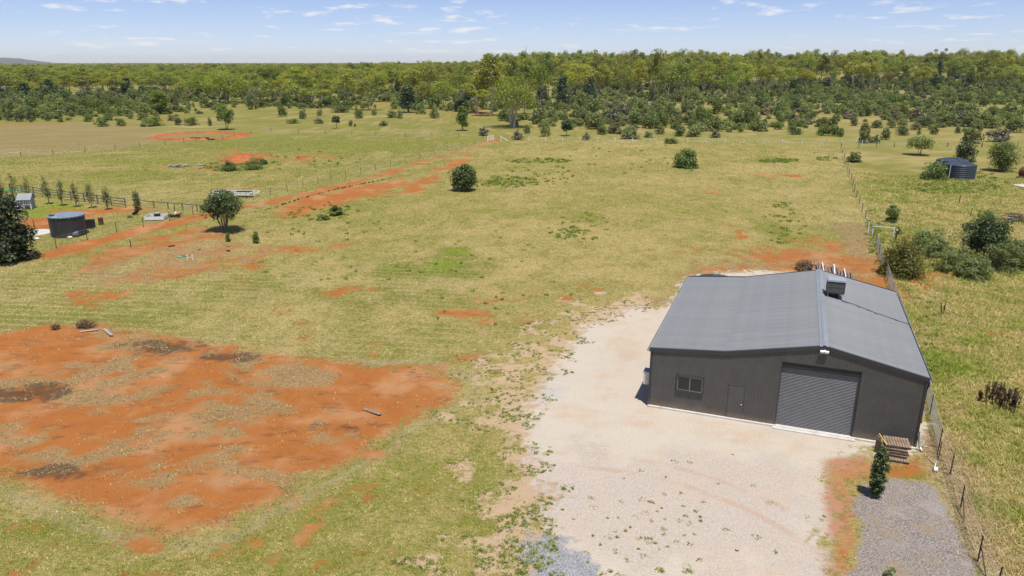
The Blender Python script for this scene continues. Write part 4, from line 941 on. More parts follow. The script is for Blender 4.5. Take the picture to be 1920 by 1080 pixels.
def make_tree(name, H, R, base, mat, bark, label, cat, group, seed, nclump, per, leaf, crad, shape='round', stems=1, trunk_r=None, flat=.75, limbs=True, top_heavy=.6, aspect=.55, zs=0):
    r = np.random.default_rng(seed); rnd = random.Random(seed)
    t = thing(name, (0, 0, 0), label, cat, group)
    cc = crown_pts(H-crad*flat*.6, max(R-crad*.7, .05), base, nclump, r, top_heavy, shape)
    rad = crad*(.65+.7*r.random(len(cc)))
    cp_, ou = clumps(cc, rad, per, r, flat); V = leaves(cp_, leaf, r, aspect, outw=ou)
    V[:, 2] = np.maximum(V[:, 2], .02)
    cr = np_mesh('crown', V, 4, mat, t, tints(V, r, base, H)); tr_ = trunk_r or H*.022
    mb = MB()
    for s in range(stems):
        a = s*6.283/stems+.4; sp = (.0 if stems == 1 else .16*H)
        top = Vector((math.cos(a)*sp+rnd.uniform(-.04, .04)*H, math.sin(a)*sp+rnd.uniform(-.04, .04)*H, base+(H-base)*.55))
        pts = limb(mb, (math.cos(a)*tr_*.6*(stems > 1), math.sin(a)*tr_*.6*(stems > 1), -.1), top, tr_/math.sqrt(stems)*1.15, tr_*.35/math.sqrt(stems), rnd, 5, .05, 7)
        if limbs:
            idx = rnd.sample(range(len(cc)), min(len(cc), 12 if stems == 1 else 7))
            for i in idx:
                st = pts[rnd.choice((2, 3, 3, 4, 5))]; limb(mb, st, cc[i], tr_*.32/math.sqrt(stems), tr_*.06, rnd, 3, .1, 5)
    tk_ = mb.build('trunk', bark, t, True)
    KIDS[t.name] = [tk_, cr]; t['_h'] = H; t['_r'] = R
    return t
def put(t, px, py, ptop=None, wpx=None, z=0):
    """stand a finished tree at its foot in the photo, sized by its top and width"""
    g = G(px, py); H, R = t['_h'], t['_r']
    sz = (hgt(py, ptop)/H) if ptop else 1; sx = (span(py, wpx)/(2*R)) if wpx else sz
    t.location = (g.x, g.y, float(ground_z(g.x, g.y))); t.scale = (sx, sx, sz); t.rotation_euler = (0, 0, (px*7.3) % 6.28); return t

L_GUM = leafmat('gum_leaf', (.15, .195, .018), (.37, .415, .048), .46, .50, (1.15, .96, .7))
L_GUMB = leafmat('green_gum_leaf', (.135, .20, .018), (.29, .37, .042), .46, .45, (1.2, 1.0, .7))
L_CYP = leafmat('cypress_leaf', (.055, .10, .042), (.12, .18, .08), .3, .3, (1.0, 1.0, 1.1))
L_SHRUB = leafmat('grey_shrub_leaf', (.145, .195, .055), (.29, .355, .12), .44, .45, (1.15, 1.0, .8))
L_SHRUBG = leafmat('green_shrub_leaf', (.09, .15, .024), (.205, .285, .055), .42, .40, (1.25, 1.05, .8))
L_DEAD = leafmat('dead_shrub_twig', (.13, .125, .08), (.24, .235, .16), .2, .3)
L_DARK = leafmat('dark_leaf', (.032, .064, .016), (.105, .15, .038), .32, .1)
L_CON = leafmat('conifer_leaf', (.018, .036, .012), (.070, .092, .028), .2, .1)
L_MID = leafmat('tree_leaf', (.058, .090, .020), (.155, .20, .048), .38, .15)
L_BRIGHT = leafmat('bright_leaf', (.095, .155, .014), (.22, .31, .035), .42, .15)
L_OLIVE = leafmat('olive_leaf', (.075, .085, .010), (.21, .20, .022), .3, .1)
L_POP = leafmat('poplar_leaf', (.14, .175, .05), (.30, .33, .13), .45, .15)

# --- the trees one can name, each from its own place in the photo
def own(label, px, py, top, w, mat, seed, shape='round', base=.25, name='paddock_tree', stems=1, nc=60, per=110, bark=M_BARK, leaf=None, crad=None, flat=.8, cat='tree', **k):
    H = hgt(py, top); R = span(py, w)/2; px_m = span(py, 1)
    leaf = leaf or max(.10, px_m*2.6); crad = crad or R*.36
    t = make_tree(name, H, R, H*base, mat, bark, label, cat, None, seed, nc, per, leaf, crad, shape, stems, flat=flat, **k)
    return put(t, px, py)
own('dense dark conifer beside the red track and the steel tank', 18, 488, 352, 104, L_CON, 1, 'dome', .02, 'conifer', nc=150, per=120, leaf=.30, crad=.85, flat=.7, limbs=False)
own('round multi-stemmed dark green tree beside the red track', 421, 434, 356, 86, L_MID, 2, 'round', .24, stems=5, nc=100, per=110, leaf=.20, crad=.72, trunk_r=.22, top_heavy=.75)
own('dense grey green bush tree alone in the straw paddock', 868, 357, 303, 58, L_MID, 3, 'round', .03, nc=70, per=110, leaf=.27, top_heavy=.1)
own('round dark green bush at the far right of the straw paddock', 1286, 314, 276, 54, L_SHRUBG, 4, 'dome', .02, nc=60, per=100, leaf=.33)
own('bright green tree standing behind the dam', 425, 243, 196, 43, L_BRIGHT, 5, 'round', .25, stems=3, nc=50, per=90)
own('upright green tree in the scrub left of the broad crowned tree', 301, 214, 168, 39, L_GUMB, 6, 'round', .18, nc=50, per=90)
own('broad spreading green tree with the widest crown in the scrub', 425, 193, 127, 108, L_GUMB, 7, 'gum', .22, 'spreading_tree', stems=3, nc=26, per=260, crad=4.4, top_heavy=.7, trunk_r=.8)
own('small lollipop tree on thin trunk in the green paddock', 631, 241, 216, 16, L_MID, 8, 'round', .35, nc=26, per=70)
own('bright green pointed tree beside the white gate', 868, 245, 197, 31, L_BRIGHT, 9, 'cone', .22, nc=60, per=80, crad=1.2)
own('tall pale-trunked gum tree standing forward of the woodland', 962, 239, 138, 100, L_GUM, 10, 'gum', .25, 'gum_tree', stems=4, nc=34, per=240, bark=M_BARKW, crad=3.3, trunk_r=.75, top_heavy=.55)
own('small dark round tree behind the white post fence', 1063, 255, 224, 25, L_DARK, 12, 'round', .22, nc=30, per=80)
own('spreading tree with bare trunk left of the blue tanks', 1724, 291, 252, 58, L_SHRUB, 13, 'round', .25, stems=3, nc=55, per=90)
own('round dark bush directly behind the blue tanks', 1808, 303, 259, 43, L_DARK, 14, 'dome', .02, nc=50, per=100)
own('large bright green round bush right of the blue tanks', 1878, 321, 263, 68, L_SHRUBG, 15, 'round', .02, nc=70, per=110, top_heavy=.05)
own('green bush left of the blue tanks', 1748, 336, 296, 50, L_SHRUBG, 16, 'dome', .02, nc=50, per=100)
own('pair of small bushes beside the far fence corner', 1600, 304, 282, 31, L_SHRUBG, 17, 'dome', .02, nc=26, per=80)
own('olive yellow shrub leaning over the mesh fence', 1690, 515, 438, 96, L_OLIVE, 18, 'dome', .04, 'shrub', nc=90, per=130, leaf=.17, crad=.85, cat='shrub')
own('tall dark green tree among grey shrubs in the right paddock', 1843, 488, 393, 96, L_DARK, 19, 'round', .10, nc=100, per=130, leaf=.19, crad=.8, top_heavy=.2)
for i, (px, py, tp, w, l) in enumerate([(1762,482,428,92,'grey green shrub between olive shrub and dark tree'),(1790,507,460,100,'spreading grey green shrub in front of the dark tree'),(1826,520,478,78,'low grey green shrub at the front of the thicket'),(1868,505,448,92,'grey green shrub right of the dark tree'),(1908,500,436,80,'grey green shrub at the thicket end by the brush pile'),(1730,460,430,44,'small grey green shrub behind the olive shrub'),(1885,480,440,60,'grey green shrub just behind the dark tree')]):
    own(l, px, py, tp, w, L_SHRUB, 30+i, 'dome', .02, 'shrub', nc=48, per=120, leaf=.17, crad=.55, cat='shrub', limbs=True)
own('green shrub pair below the far fence line', 1672, 417, 384, 28, L_SHRUBG, 40, 'column', .02, 'shrub', nc=36, per=90, leaf=.16, cat='shrub')
own('small leafy shrub behind the brown capped post', 1684, 440, 420, 14, L_SHRUBG, 41, 'dome', .05, 'shrub', nc=18, per=60, leaf=.13, cat='shrub')
ct = own('small glossy columnar tree on the chip bed', 1641, 932, 838, 35, L_DARK, 42, 'column', .06, 'columnar_tree', nc=230, per=20, leaf=.085, crad=.12, cat='tree', aspect=.7, trunk_r=.045)
own('tiny green seedling in the chip bed', 1668, 1085, 1058, 26, L_SHRUBG, 43, 'dome', .05, 'seedling', nc=12, per=16, leaf=.09, crad=.14, cat='seedling', trunk_r=.02)
own('darker staked sapling below the round tree', 428, 453, 436, 8, L_SHRUBG, 44, 'column', .05, 'sapling', nc=24, per=40, leaf=.15, crad=.18, cat='sapling', trunk_r=.03)
own('bright green sapling on the edge of the red patch', 481, 456, 433, 15, L_BRIGHT, 45, 'dome', .15, 'sapling', nc=22, per=40, leaf=.16, crad=.28, cat='sapling', trunk_r=.03)
for i, (px, py, tp, w) in enumerate([(5,388,324,20),(31,390,320,26),(57,388,328,17),(91,383,330,18),(117,386,334,19),(144,388,342,17),(172,390,344,19),(202,393,349,19)]):
    t = own('slim young poplar in the row along the dark rail fence', px, py, tp, w, L_POP, 50+i, 'column', .24, 'poplar', nc=40, per=24, leaf=.16, crad=.26, flat=2.0, trunk_r=.07)
    t['group'] = 'young poplars along the rail fence'
own('last small poplar standing apart at the gap in the fence', 258, 394, 359, 15, L_POP, 60, 'column', .08, 'poplar', nc=45, per=42, leaf=.18, crad=.35, flat=1.3, trunk_r=.07)
for i, (px, py, tp, w, l) in enumerate([(430,320,300,38,'left feathery green bush on the earth mound'),(478,317,294,46,'larger feathery green bush on the earth mound'),(494,308,297,16,'small green bush at the right end of the earth mound'),(630,404,384,26,'small round bush beside the orange strip'),(606,412,402,24,'low green weed bush left of the small round bush')]):
    own(l, px, py, tp, w, L_SHRUBG, 65+i, 'dome', .0, 'bush', nc=34, per=80, leaf=.22, crad=span(py, w)*.16, cat='bush')
own('pale flowering bush behind the white post fence', 1181, 260, 230, 42, leafmat('pale_leaf', (.15, .175, .06), (.30, .33, .15), .25, .1), 71, 'dome', .02, 'bush', nc=40, per=90, cat='bush')
own('yellow cactus clump in the scrub', 1447, 208, 193, 26, leafmat('cactus_pad', (.25, .22, .06), (.52, .44, .16), .1, .1), 72, 'dome', .02, 'cactus', nc=16, per=40, cat='cactus')

# --- kinds that repeat: a few models each, then copies
gums = [make_tree('gum_tree', 16, 5.6+.6*(i % 3), 4.6+.5*(i % 2), L_GUM if i < 5 else L_GUMB, M_BARKW if i % 2 else M_BARK, 'olive crowned gum tree in the woodland behind the paddocks' if i < 5 else 'fresh green gum tree in the woodland behind the paddocks', 'tree', 'gum trees of the woodland' if i < 5 else 'green gum trees of the woodland', 100+i, 15+2*(i % 4), 150, .60, 2.0+.15*(i % 3), 'gum', 1+(i % 3), .26, .72, True, .5) for i in range(7)]
cyps = [make_tree('cypress_pine', 13, 2.9, 1.2, L_CYP, M_BARK, 'dark blue green cypress pine in the woodland', 'tree', 'cypress pines of the woodland', 120+i, 60, 34, .55, 1.0, 'cone', 1, .2, 1.0, False) for i in range(3)]
SHRL = ['grey green rounded shrub in the scrub belt', 'green rounded shrub in the scrub belt', 'bare grey brown shrub in the scrub belt']
SHRG = ['grey green shrubs of the scrub belt', 'green shrubs of the scrub belt', 'bare grey shrubs of the scrub belt']
def shrub_proto(i, mat, kind):
    r = np.random.default_rng(200+i); cc = crown_pts(2.6, 1.9, .25, 30, r, .1, 'dome'); cc[:, :2] *= np.array([[1.0, .72+.1*(i % 3)]]); cp_, ou = clumps(cc, .72*(.5+.8*r.random(len(cc))), 62, r, .8); V = leaves(cp_, .30, r, outw=ou); V[:, 2] = np.maximum(V[:, 2], .02)
    t = thing('shrub', (0, 0, 0), SHRL[kind], 'shrub', SHRG[kind]); cr = np_mesh('foliage', V, 4, mat, t, tints(V, r, 0, 3)); KIDS[t.name] = [cr]; t['_h'] = 2.8; t['_r'] = 2.1; return t
shrubs = [shrub_proto(i, (L_SHRUB, L_SHRUB, L_SHRUBG, L_SHRUB, L_SHRUBG, L_DEAD)[i], (0, 0, 1, 0, 1, 2)[i]) for i in range(6)]
used = set()
def place(proto, x, y, sx, sz, rz):
    loc = (x, y, float(ground_z(x, y))); q_ = .82+.36*((x*.37+y*.73) % 1)
    if proto.name not in used:
        used.add(proto.name); proto.location = loc; proto.scale = (sx*q_, sx/q_, sz); proto.rotation_euler = (0, 0, rz); return proto
    return dup(proto, loc, rz, (sx*q_, sx/q_, sz))
ZONES = [(-90, -31, 'behind the dry brown paddock'), (-31, -20.5, 'behind the dam'), (-20.5, -17, 'around the broad spreading tree'), (-17, -9, 'between the spreading tree and the white gate'), (-9, -2.5, 'behind the white gate'), (-2.5, 3.5, 'around the tall pale-trunked gum'), (3.5, 11.5, 'behind the round bush and white post fence'), (11.5, 18.5, 'behind the far half of the white post fence'), (18.5, 26, 'behind the far fence corner'), (26, 31, 'behind the spreading tree left of the tanks'), (31, 90, 'behind the blue tanks')]
def describe(o, x, y, sx, sz, noun, what):
    az = math.degrees(math.atan2(x, y)); zn = next(t for a, b, t in ZONES if a <= az < b)
    size = 'very tall' if sz > 1.2 else 'tall' if sz > 1.02 else 'middling' if sz > .85 else 'low'
    wide = 'broad' if sx/sz > 1.35 else 'rounded' if sx/sz > .95 else 'narrow'
    o['label'] = f'{size} {wide} {what} {noun} {zn}'
# shrubs that can be matched one to one at the edge of the scrub
for (px, py, w, h, kd) in [(190,237,28,21,4),(228,236,25,16,4),(285,236,46,19,2),(335,234,22,14,0),(358,235,30,17,2),(394,236,10,18,1),(207,226,14,14,0),(268,238,12,8,1),(530,218,23,21,4),(568,223,16,23,1),(600,217,13,17,1),(548,231,32,9,2),(597,232,19,13,5),(658,237,9,14,4),(666,238,6,8,4),(672,222,20,25,1),(702,216,14,17,1),(720,236,20,11,5),(735,221,24,14,3),(750,222,14,16,3),(815,222,21,25,1),(790,214,20,22,3),(640,211,36,14,0),(907,254,25,18,5),(970,262,24,21,5),(988,250,16,18,1),(1022,256,24,30,3),(1100,263,18,17,5),(1130,250,24,16,3),(1150,250,36,20,5),(1258,269,31,12,4),(1215,258,20,12,3),(1275,255,30,20,0),(1302,256,36,18,0),(1340,258,22,17,5),(1490,252,30,18,1),(1547,254,28,22,4),(1565,255,24,22,4),(1577,257,14,17,0),(1620,268,28,32,1),(1485,247,18,20,4),(1600,236,18,18,0),(1640,268,24,18,1),(1660,262,22,22,0),(1692,254,24,18,0),(1752,252,20,22,1),(1822,268,46,40,1),(1870,266,44,32,5),(1770,225,30,26,2),(1730,232,30,20,1),(1660,225,24,20,1),(1690,240,30,18,0),(1795,250,14,14,0),(1723,252,10,10,1),(1670,240,20,22,1),(1785,212,24,18,1),(1805,230,30,26,1),(1850,240,44,30,1),(1820,218,40,24,0),(1900,248,36,28,0),(1620,250,20,20,0),(1545,235,24,16,0),(1518,224,26,18,1),(1890,222,40,30,0)]:
    g = G(px, py); R = span(py, w)/2; H = hgt(py, py-h); describe(place(shrubs[kd], g.x, g.y, R/2.1, H/2.8, (px*3.7) % 6.28), g.x, g.y, R/2.1, H/2.8, 'edge shrub', ('grey green', 'grey green', 'green', 'grey green', 'green', 'bare grey')[kd])
# belts of scrub and woodland
SCRUB = [P2([(-500,232),(150,229),(330,229),(420,206),(560,204),(760,205),(930,214),(960,245),(1120,255),(1330,252),(1560,240),(1920,250),(2500,252),(2500,158),(1920,158),(1100,164),(1000,178),(600,172),(0,172),(-500,172)])]
WOOD = P2([(-700,184),(0,186),(340,182),(350,192),(480,190),(560,198),(640,207),(740,210),(940,222),(1000,214),(1100,204),(1150,196),(1300,190),(1420,185),(1600,180),(1760,176),(1920,177),(2700,178),(2700,141),(1200,138),(700,134),(0,131),(-700,131)])
def scatter(poly, n, mind, r, wt=None, seed=1):
    lo, hi = poly.min(0), poly.max(0); q = np.random.default_rng(seed); m = n*12
    d = np.sqrt(q.uniform(lo[1]**2*.98, hi[1]**2, m)); x = d*np.tan(q.uniform(-.72, .72, m)); y = d
    ok = (sdf(poly, x, y) > 0)
    if wt is not None: ok &= q.random(m) < wt(x, y)
    out_ = []; cell = {}
    for x, y in zip(x[ok].tolist(), y[ok].tolist()):
        mm = mind*(1+y/2500); ky = (int(x//mm), int(y//mm))
        if any((x-a)**2+(y-b)**2 < mm*mm for i in (-1, 0, 1) for j in (-1, 0, 1) for a, b in cell.get((ky[0]+i, ky[1]+j), ())): continue
        cell.setdefault(ky, []).append((x, y)); out_.append((x, y))
        if len(out_) >= n: break
    return out_
rs = random.Random(21)
wood = scatter(WOOD, 3200, 8.6, rs, lambda x, y: .35+.65*(fbm(x, y, 60, 60) > .42), 3)
wood.sort(key=lambda q: q[1]); far_t = []
ng = nc_ = ngb = 0
for (x, y) in wood:
    az = math.degrees(math.atan2(x, y)); cyp = rs.random() < (.42 if az > 27 else .16 if az > -4 else .08)
    if -5 < az < 30 and y > 560: cyp = cyp and rs.random() < .7
    sz = rs.choice((.72, .82, .9, .95, 1.0, 1.05, 1.12, 1.28))*rs.uniform(.94, 1.06)*(.80 if az < -22 else .86 if az < -14 else .92 if az < -2 else 1.26); sx = rs.uniform(.9, 1.5)*(1 if az > -14 else 1.1); i = rs.randrange(5) if rs.random() < .74 else 5+rs.randrange(2); rz = rs.uniform(0, 6.28)
    if cyp and nc_ < 90: describe(place(cyps[rs.randrange(3)], x, y, sx*1.45, sz*rs.uniform(.6, .95), rz), x, y, sx, sz, 'cypress pine', 'dark'); nc_ += 1
    elif not cyp and i < 5 and ng < 215: describe(place(gums[i], x, y, sx, sz, rz), x, y, sx, sz, 'gum tree', 'olive'); ng += 1
    elif not cyp and i >= 5 and ngb < 75: describe(place(gums[i], x, y, sx, sz, rz), x, y, sx, sz, 'gum tree', 'fresh green'); ngb += 1
    else: far_t.append((x, y, sx, sz, rz, 7+rs.randrange(3) if cyp else i))
scr = scatter(SCRUB[0], 5600, 3.1, rs, lambda x, y: np.where(fbm(x, y, 30, 90) > .47, 1.0, .07)*np.where(y > 235, 1, .4)*np.where((y < 330) & (x > 60), .55, 1)*np.where((y > 285) & (x > -110) & (x < 25), .3, 1), 4)
scr.sort(key=lambda q: q[1]); far_s = []; cnt = [0, 0, 0]; sa_ = np.array(scr); gr_ = fbm(sa_[:, 0], sa_[:, 1], 45, 95)
for (x, y), grn in zip(scr, gr_):
    i = rs.choice((0, 1, 3, 3, 0, 5)) if grn < .53 else rs.choice((2, 4, 1, 2, 0)); sx = rs.choice((.5, .6, .75, .9, 1.1, 1.4))*rs.uniform(.9, 1.1); sz = sx*rs.choice((.6, .8, 1.0, 1.2, 1.7))*rs.uniform(.9, 1.1); rz = rs.uniform(0, 6.28)
    kd = (0, 0, 1, 0, 1, 2)[i]
    if cnt[kd] < (190, 90, 40)[kd]: cnt[kd] += 1; describe(place(shrubs[i], x, y, sx, sz, rz), x, y, sx, sz, 'shrub', ('grey green', 'green', 'bare grey')[kd])
    else: far_s.append((x, y, sx, sz, rz, i))
# trees far off on the plain
for _ in range(5200):
    d = 950+(rs.random()**1.6)*6500; az = rs.uniform(-.78, .78); x, y = d*math.tan(az), d
    if d < 1900 and az < -.22 and fbm(np.array([x]), np.array([y]), 260, 140)[0] > .55: continue
    far_t.append((x, y, rs.uniform(.9, 1.7)*(1+d/5000), rs.uniform(.55, .95)*(1 if d < 2200 else .8), rs.uniform(0, 6.28), 7+rs.randrange(3) if rs.random() < .25 else rs.randrange(7)))

def field(name, items, crowns, label, cat):
    """the rest of the wood that reads as one mass: crowns of the trees in view, set on points"""
    a = np.array(items, float); V = np.stack([a[:, 0], a[:, 1], ground_z(a[:, 0], a[:, 1])], 1)
    me = bpy.data.meshes.new(name); me.from_pydata(V.tolist(), [], [])
    def at(n, ty, d, key): q = me.attributes.new(n, ty, 'POINT'); q.data.foreach_set(key, np.ascontiguousarray(d).ravel())
    at('sz', 'FLOAT_VECTOR', np.stack([a[:, 2], a[:, 2], a[:, 3]], 1).astype(np.float32), 'vector'); at('rz', 'FLOAT_VECTOR', np.stack([a[:, 4]*0, a[:, 4]*0, a[:, 4]], 1).astype(np.float32), 'vector'); at('kind_id', 'INT', a[:, 5].astype(np.int32), 'value')
    o = bpy.data.objects.new(name, me); C.objects.link(o)
    ng_ = bpy.data.node_groups.new(name, 'GeometryNodeTree'); ng_.interface.new_socket('Geometry', in_out='INPUT', socket_type='NodeSocketGeometry'); ng_.interface.new_socket('Geometry', in_out='OUTPUT', socket_type='NodeSocketGeometry')
    N, Lk = ng_.nodes.new, ng_.links.new; gi = N('NodeGroupInput'); go = N('NodeGroupOutput'); m2p = N('GeometryNodeMeshToPoints'); m2p.inputs['Radius'].default_value = 0; iop = N('GeometryNodeInstanceOnPoints'); jn = N('GeometryNodeGeometryToInstance')
    for c in crowns[::-1]:
        oi_ = N('GeometryNodeObjectInfo'); oi_.inputs[0].default_value = c; oi_.transform_space = 'ORIGINAL'; Lk(oi_.outputs['Geometry'], jn.inputs[0])
    def na(n, ty):
        q = N('GeometryNodeInputNamedAttribute'); q.data_type = ty; q.inputs[0].default_value = n; return q.outputs[0]
    Lk(gi.outputs[0], m2p.inputs[0]); Lk(m2p.outputs[0], iop.inputs['Points']); Lk(jn.outputs[0], iop.inputs['Instance']); iop.inputs['Pick Instance'].default_value = True
    Lk(na('kind_id', 'INT'), iop.inputs['Instance Index']); Lk(na('sz', 'FLOAT_VECTOR'), iop.inputs['Scale']); Lk(na('rz', 'FLOAT_VECTOR'), iop.inputs['Rotation']); Lk(iop.outputs[0], go.inputs[0])
    md = o.modifiers.new('scatter', 'NODES'); md.node_group = ng_
    return tag(o, label, cat, kind='stuff')
field('distant_woodland', far_t, [KIDS[t.name][1] for t in gums+cyps], 'distant woodland closing the horizon', 'woodland')
field('distant_scrub', far_s, [KIDS[t.name][0] for t in shrubs], 'mass of low scrub below the woodland', 'scrub')
print('individuals', ng, ngb, nc_, cnt, 'far', len(far_t), len(far_s))

# ------------------------------------------------------------------ mounds, clods, weeds, grass
M_EARTH = plain('red_earth', (.36, .115, .032), .95, var=.35, sc=1.2, bump=.05, dirt=(.24, .10, .04))
def mound(label, c, rx, ry, h, seed, ring=None, mat=M_EARTH):
    r = random.Random(seed); n, m = 40, 10; vs = []; mb = MB()
    for j in range(m+1):
        t = j/m
        for i in range(n):
            a = 2*math.pi*i/n; rr = 1-t if not ring else 1-t*ring
            nz = float(fbm(np.array([math.cos(a)*3*rr+seed]), np.array([math.sin(a)*3*rr]), 1.0, seed, 3)[0])
            z = h*(math.sin(min(t*1.25, 1)*math.pi/2)**1.4)*(.45+1.1*nz) if not ring else h*math.sin(t*math.pi)*(.5+nz)
            vs.append((math.cos(a)*rx*rr*(.85+.3*nz), math.sin(a)*ry*rr*(.85+.3*nz), max(z, 0)-.03*(j == 0)-.03*(ring is not None and j == m)))
    mb.add(vs, [(j*n+i, j*n+(i+1) % n, (j+1)*n+(i+1) % n, (j+1)*n+i) for j in range(m) for i in range(n)])
    o = mb.build('earth_mound' if not ring else 'dam_bank', mat, None, True); o.location = (c.x, c.y, 0.01); return tag(o, label, 'earth bank')
mound('low red earth bank ringing the small dry dam', G(372, 255.5), span(255, 92), (G(372, 247).y-G(372, 263).y)/2, .45, 3, ring=.30)
mound('weedy red earth mound between firewood and track', G(455, 301), span(301, 40), 5.5, 1.2, 5)
g = G(376, 262)
for i in range(12):
    q_ = i % 7; t = thing('tyre', (g.x-2.6+q_*.98+(.4 if i > 6 else 0), g.y+.3*math.sin(i*2), .30*(i > 6)), 'old dark tyre lying in the low heap at the dam edge', 'tyre', 'old tyres at the dam')
    o = MB().lathe([(.30, -.14), (.50, -.14), (.60, -.08), (.60, .08), (.50, .14), (.30, .14), (.30, -.14)], 18).build('tread', M_BLACK, t); o.location = (0, 0, .15)
    o = MB().lathe([(.30, -.09), (.28, 0), (.30, .09)], 18).build('rim', M_RUST, t); o.location = (0, 0, .15)
# clods along the ripped edge of the orange strip
line = [G(*a) for a in ((478,398),(520,388),(560,374),(600,363),(640,353),(690,343),(735,334))]
mb = MB(); rr = random.Random(12)
for a, b in zip(line[:-1], line[1:]):
    n = int((b-a).length/.55)
    for i in range(n):
        c = a.lerp(b, i/n); s = rr.uniform(.08, .24)
        mb.lathe([(0, -.02), (s, .0), (s*.9, s*.6), (s*.4, s*.95), (0, s)], 7, (c.x+rr.uniform(-.2, .2), c.y+rr.uniform(-.2, .2), 0), 0, lambda q, z: rr.uniform(.75, 1.25))
tag(mb.build('earth_clods', plain('dark_clod', (.13, .06, .03), .95, var=.4)), 'line of dark earth clods along the orange strip', 'clods', kind='stuff')

M_GRASS = grassmat('grass_blade', .25)
def blades(cx, cy, n, h, w, spread, lean, col, r, jit=.22):
    """n blades round every point; h, w, spread per point; returns triangles and colours"""
    N = len(cx); k_ = N*n; rep = lambda a: np.repeat(np.broadcast_to(a, (N,)), n)
    a = r.random(k_)*6.283; q = np.sqrt(r.random(k_))*rep(spread); bx = rep(cx)+np.cos(a)*q; by = rep(cy)+np.sin(a)*q; bz = ground_z(bx, by)
    hh = rep(h)*(.55+.75*r.random(k_)); ww = rep(w)*(.7+.6*r.random(k_)); t = r.random(k_)*6.283; tx, ty = np.cos(t), np.sin(t)
    la = r.random(k_)*6.283; ld = hh*lean*(.3+r.random(k_))
    V = np.stack([np.stack([bx-tx*ww, by-ty*ww, bz], 1), np.stack([bx+tx*ww, by+ty*ww, bz], 1), np.stack([bx+np.cos(la)*ld, by+np.sin(la)*ld, bz+hh], 1)], 1).reshape(-1, 3)
    c = np.repeat(col, n, 0)*(1+jit*r.normal(size=(k_, 1))); return V, np.clip(c, .01, .9)
def mixc(f, a, b): return np.array(a)[None]*(1-f[:, None])+np.array(b)[None]*f[:, None]
def spots(n, d0, d1, p, az0, az1, r):
    """points on the ground, thinning with distance"""
    u = r.random(n); d = (d0**p+u*(d1**p-d0**p))**(1/p); az = az0+(az1-az0)*r.random(n); return d*np.sin(az), d*np.cos(az), d
r = np.random.default_rng(77)
x, y, d = spots(270000, 23, 230, .30, -.72, .72, r); kp = r.random(len(x)) < 1-sstep(150, 230, d); x, y, d = x[kp], y[kp], d[kp]
f = F(x, y)
shed_in = np.zeros(len(x), bool)
def in_shed(x, y, m=.25):
    dx, dy = x-SX, y-SY; u = dx*math.cos(YAW)+dy*math.sin(YAW); v_ = -dx*math.sin(YAW)+dy*math.cos(YAW); return (u > -m) & (u < W+m) & (v_ > -m) & (v_ < L+m)
bare = np.maximum.reduce([f['yard'], f['mulch'], f['red']*.95, f['strip']])
clump = fbm(x, y, .55, 201, 2)
ok = ((bare+.8*(clump-.5)*-1 < .45) & (r.random(len(x)) < np.where(f['shoulder'] > .5, .35, 1.0))) | ((f['dry']+.6*(clump-.5) > .5) & (r.random(len(x)) < .6)) | ((f['pad'] > .5) & (f['red'] > .4) & (r.random(len(x)) < .16*(clump > .5)))
ok &= ~in_shed(x, y) & (f['yard'] < .62)
right = sdf(RIGHTP, x, y) > 0
ok &= ~right
x, y, d, clump = x[ok], y[ok], d[ok], clump[ok]; f = {k_: v_[ok] for k_, v_ in f.items()}
gfac = np.clip(f['green']*1.0+2.3*(clump-.5)+.22*r.normal(size=len(x))-.02, 0, 1)
col = mixc(gfac, (.61, .495, .21), (.30, .33, .062)); col = col*(1-.0*gfac[:, None])
dryw = np.maximum(np.clip((f['dry']-.35)*3, 0, 1), f['red'] > .4)*(f['pad'] > .4); col = col*(1-dryw[:, None])+mixc(np.clip(.5+.5*r.normal(size=len(x)), 0, 1), (.40, .245, .115), (.58, .41, .215))*dryw[:, None]
bw_ = np.clip((f['brown']-.4)*3, 0, 1)[:, None]; col = col*(1-.7*bw_)+np.array((.52, .37, .21))[None]*.7*bw_
lw = np.clip((f['lawn']-.3)*2.5, 0, 1)[:, None]; col = col*(1-.6*lw)+np.array((.33, .44, .05))[None]*.6*lw
rw = (sstep(.35, .95, f['rowp'])*f['mow'])[:, None]; col = col*(1-.8*rw)+np.array((.68, .58, .34))[None]*.8*rw
V, cc = blades(x, y, 4, .028+.03*clump+.0003*d, .009+.00030*d, .05+.0020*d, 2.0, col, r, .16)
tag(np_mesh('grass', V, 3, M_GRASS, None, cc), 'short straw and green grass over the paddocks', 'grass', kind='stuff')
# tall grass beyond the fence
x, y, d = spots(42000, 26, 150, .45, .30, .74, r); ok = (sdf(RIGHTP, x, y) > .25) & ~in_shed(x, y, .4); x, y, d = x[ok], y[ok], d[ok]; f = F(x, y)
ok = (f['red']-.3*r.random(len(x)) < .5); x, y, d = x[ok], y[ok], d[ok]; f = {k_: v_[ok] for k_, v_ in f.items()}
cl2 = fbm(x, y, 1.6, 301, 3); gfac = np.clip(f['green']*.75+1.9*(cl2-.5)+.2*r.normal(size=len(x)), 0, 1)
col = mixc(gfac, (.62, .50, .225), (.31, .375, .065)); lw = np.clip((f['lawn']-.3)*2.5, 0, 1)[:, None]; col = col*(1-.5*lw)+np.array((.32, .44, .05))[None]*.5*lw
V, cc = blades(x, y, 8, .12+.18*cl2, .010+.00030*d, .12+.002*d, 1.3, col, r, .18)
tag(np_mesh('tall_grass', V, 3, M_GRASS, None, cc), 'taller straw and green grass beyond the mesh fence', 'grass', kind='stuff')
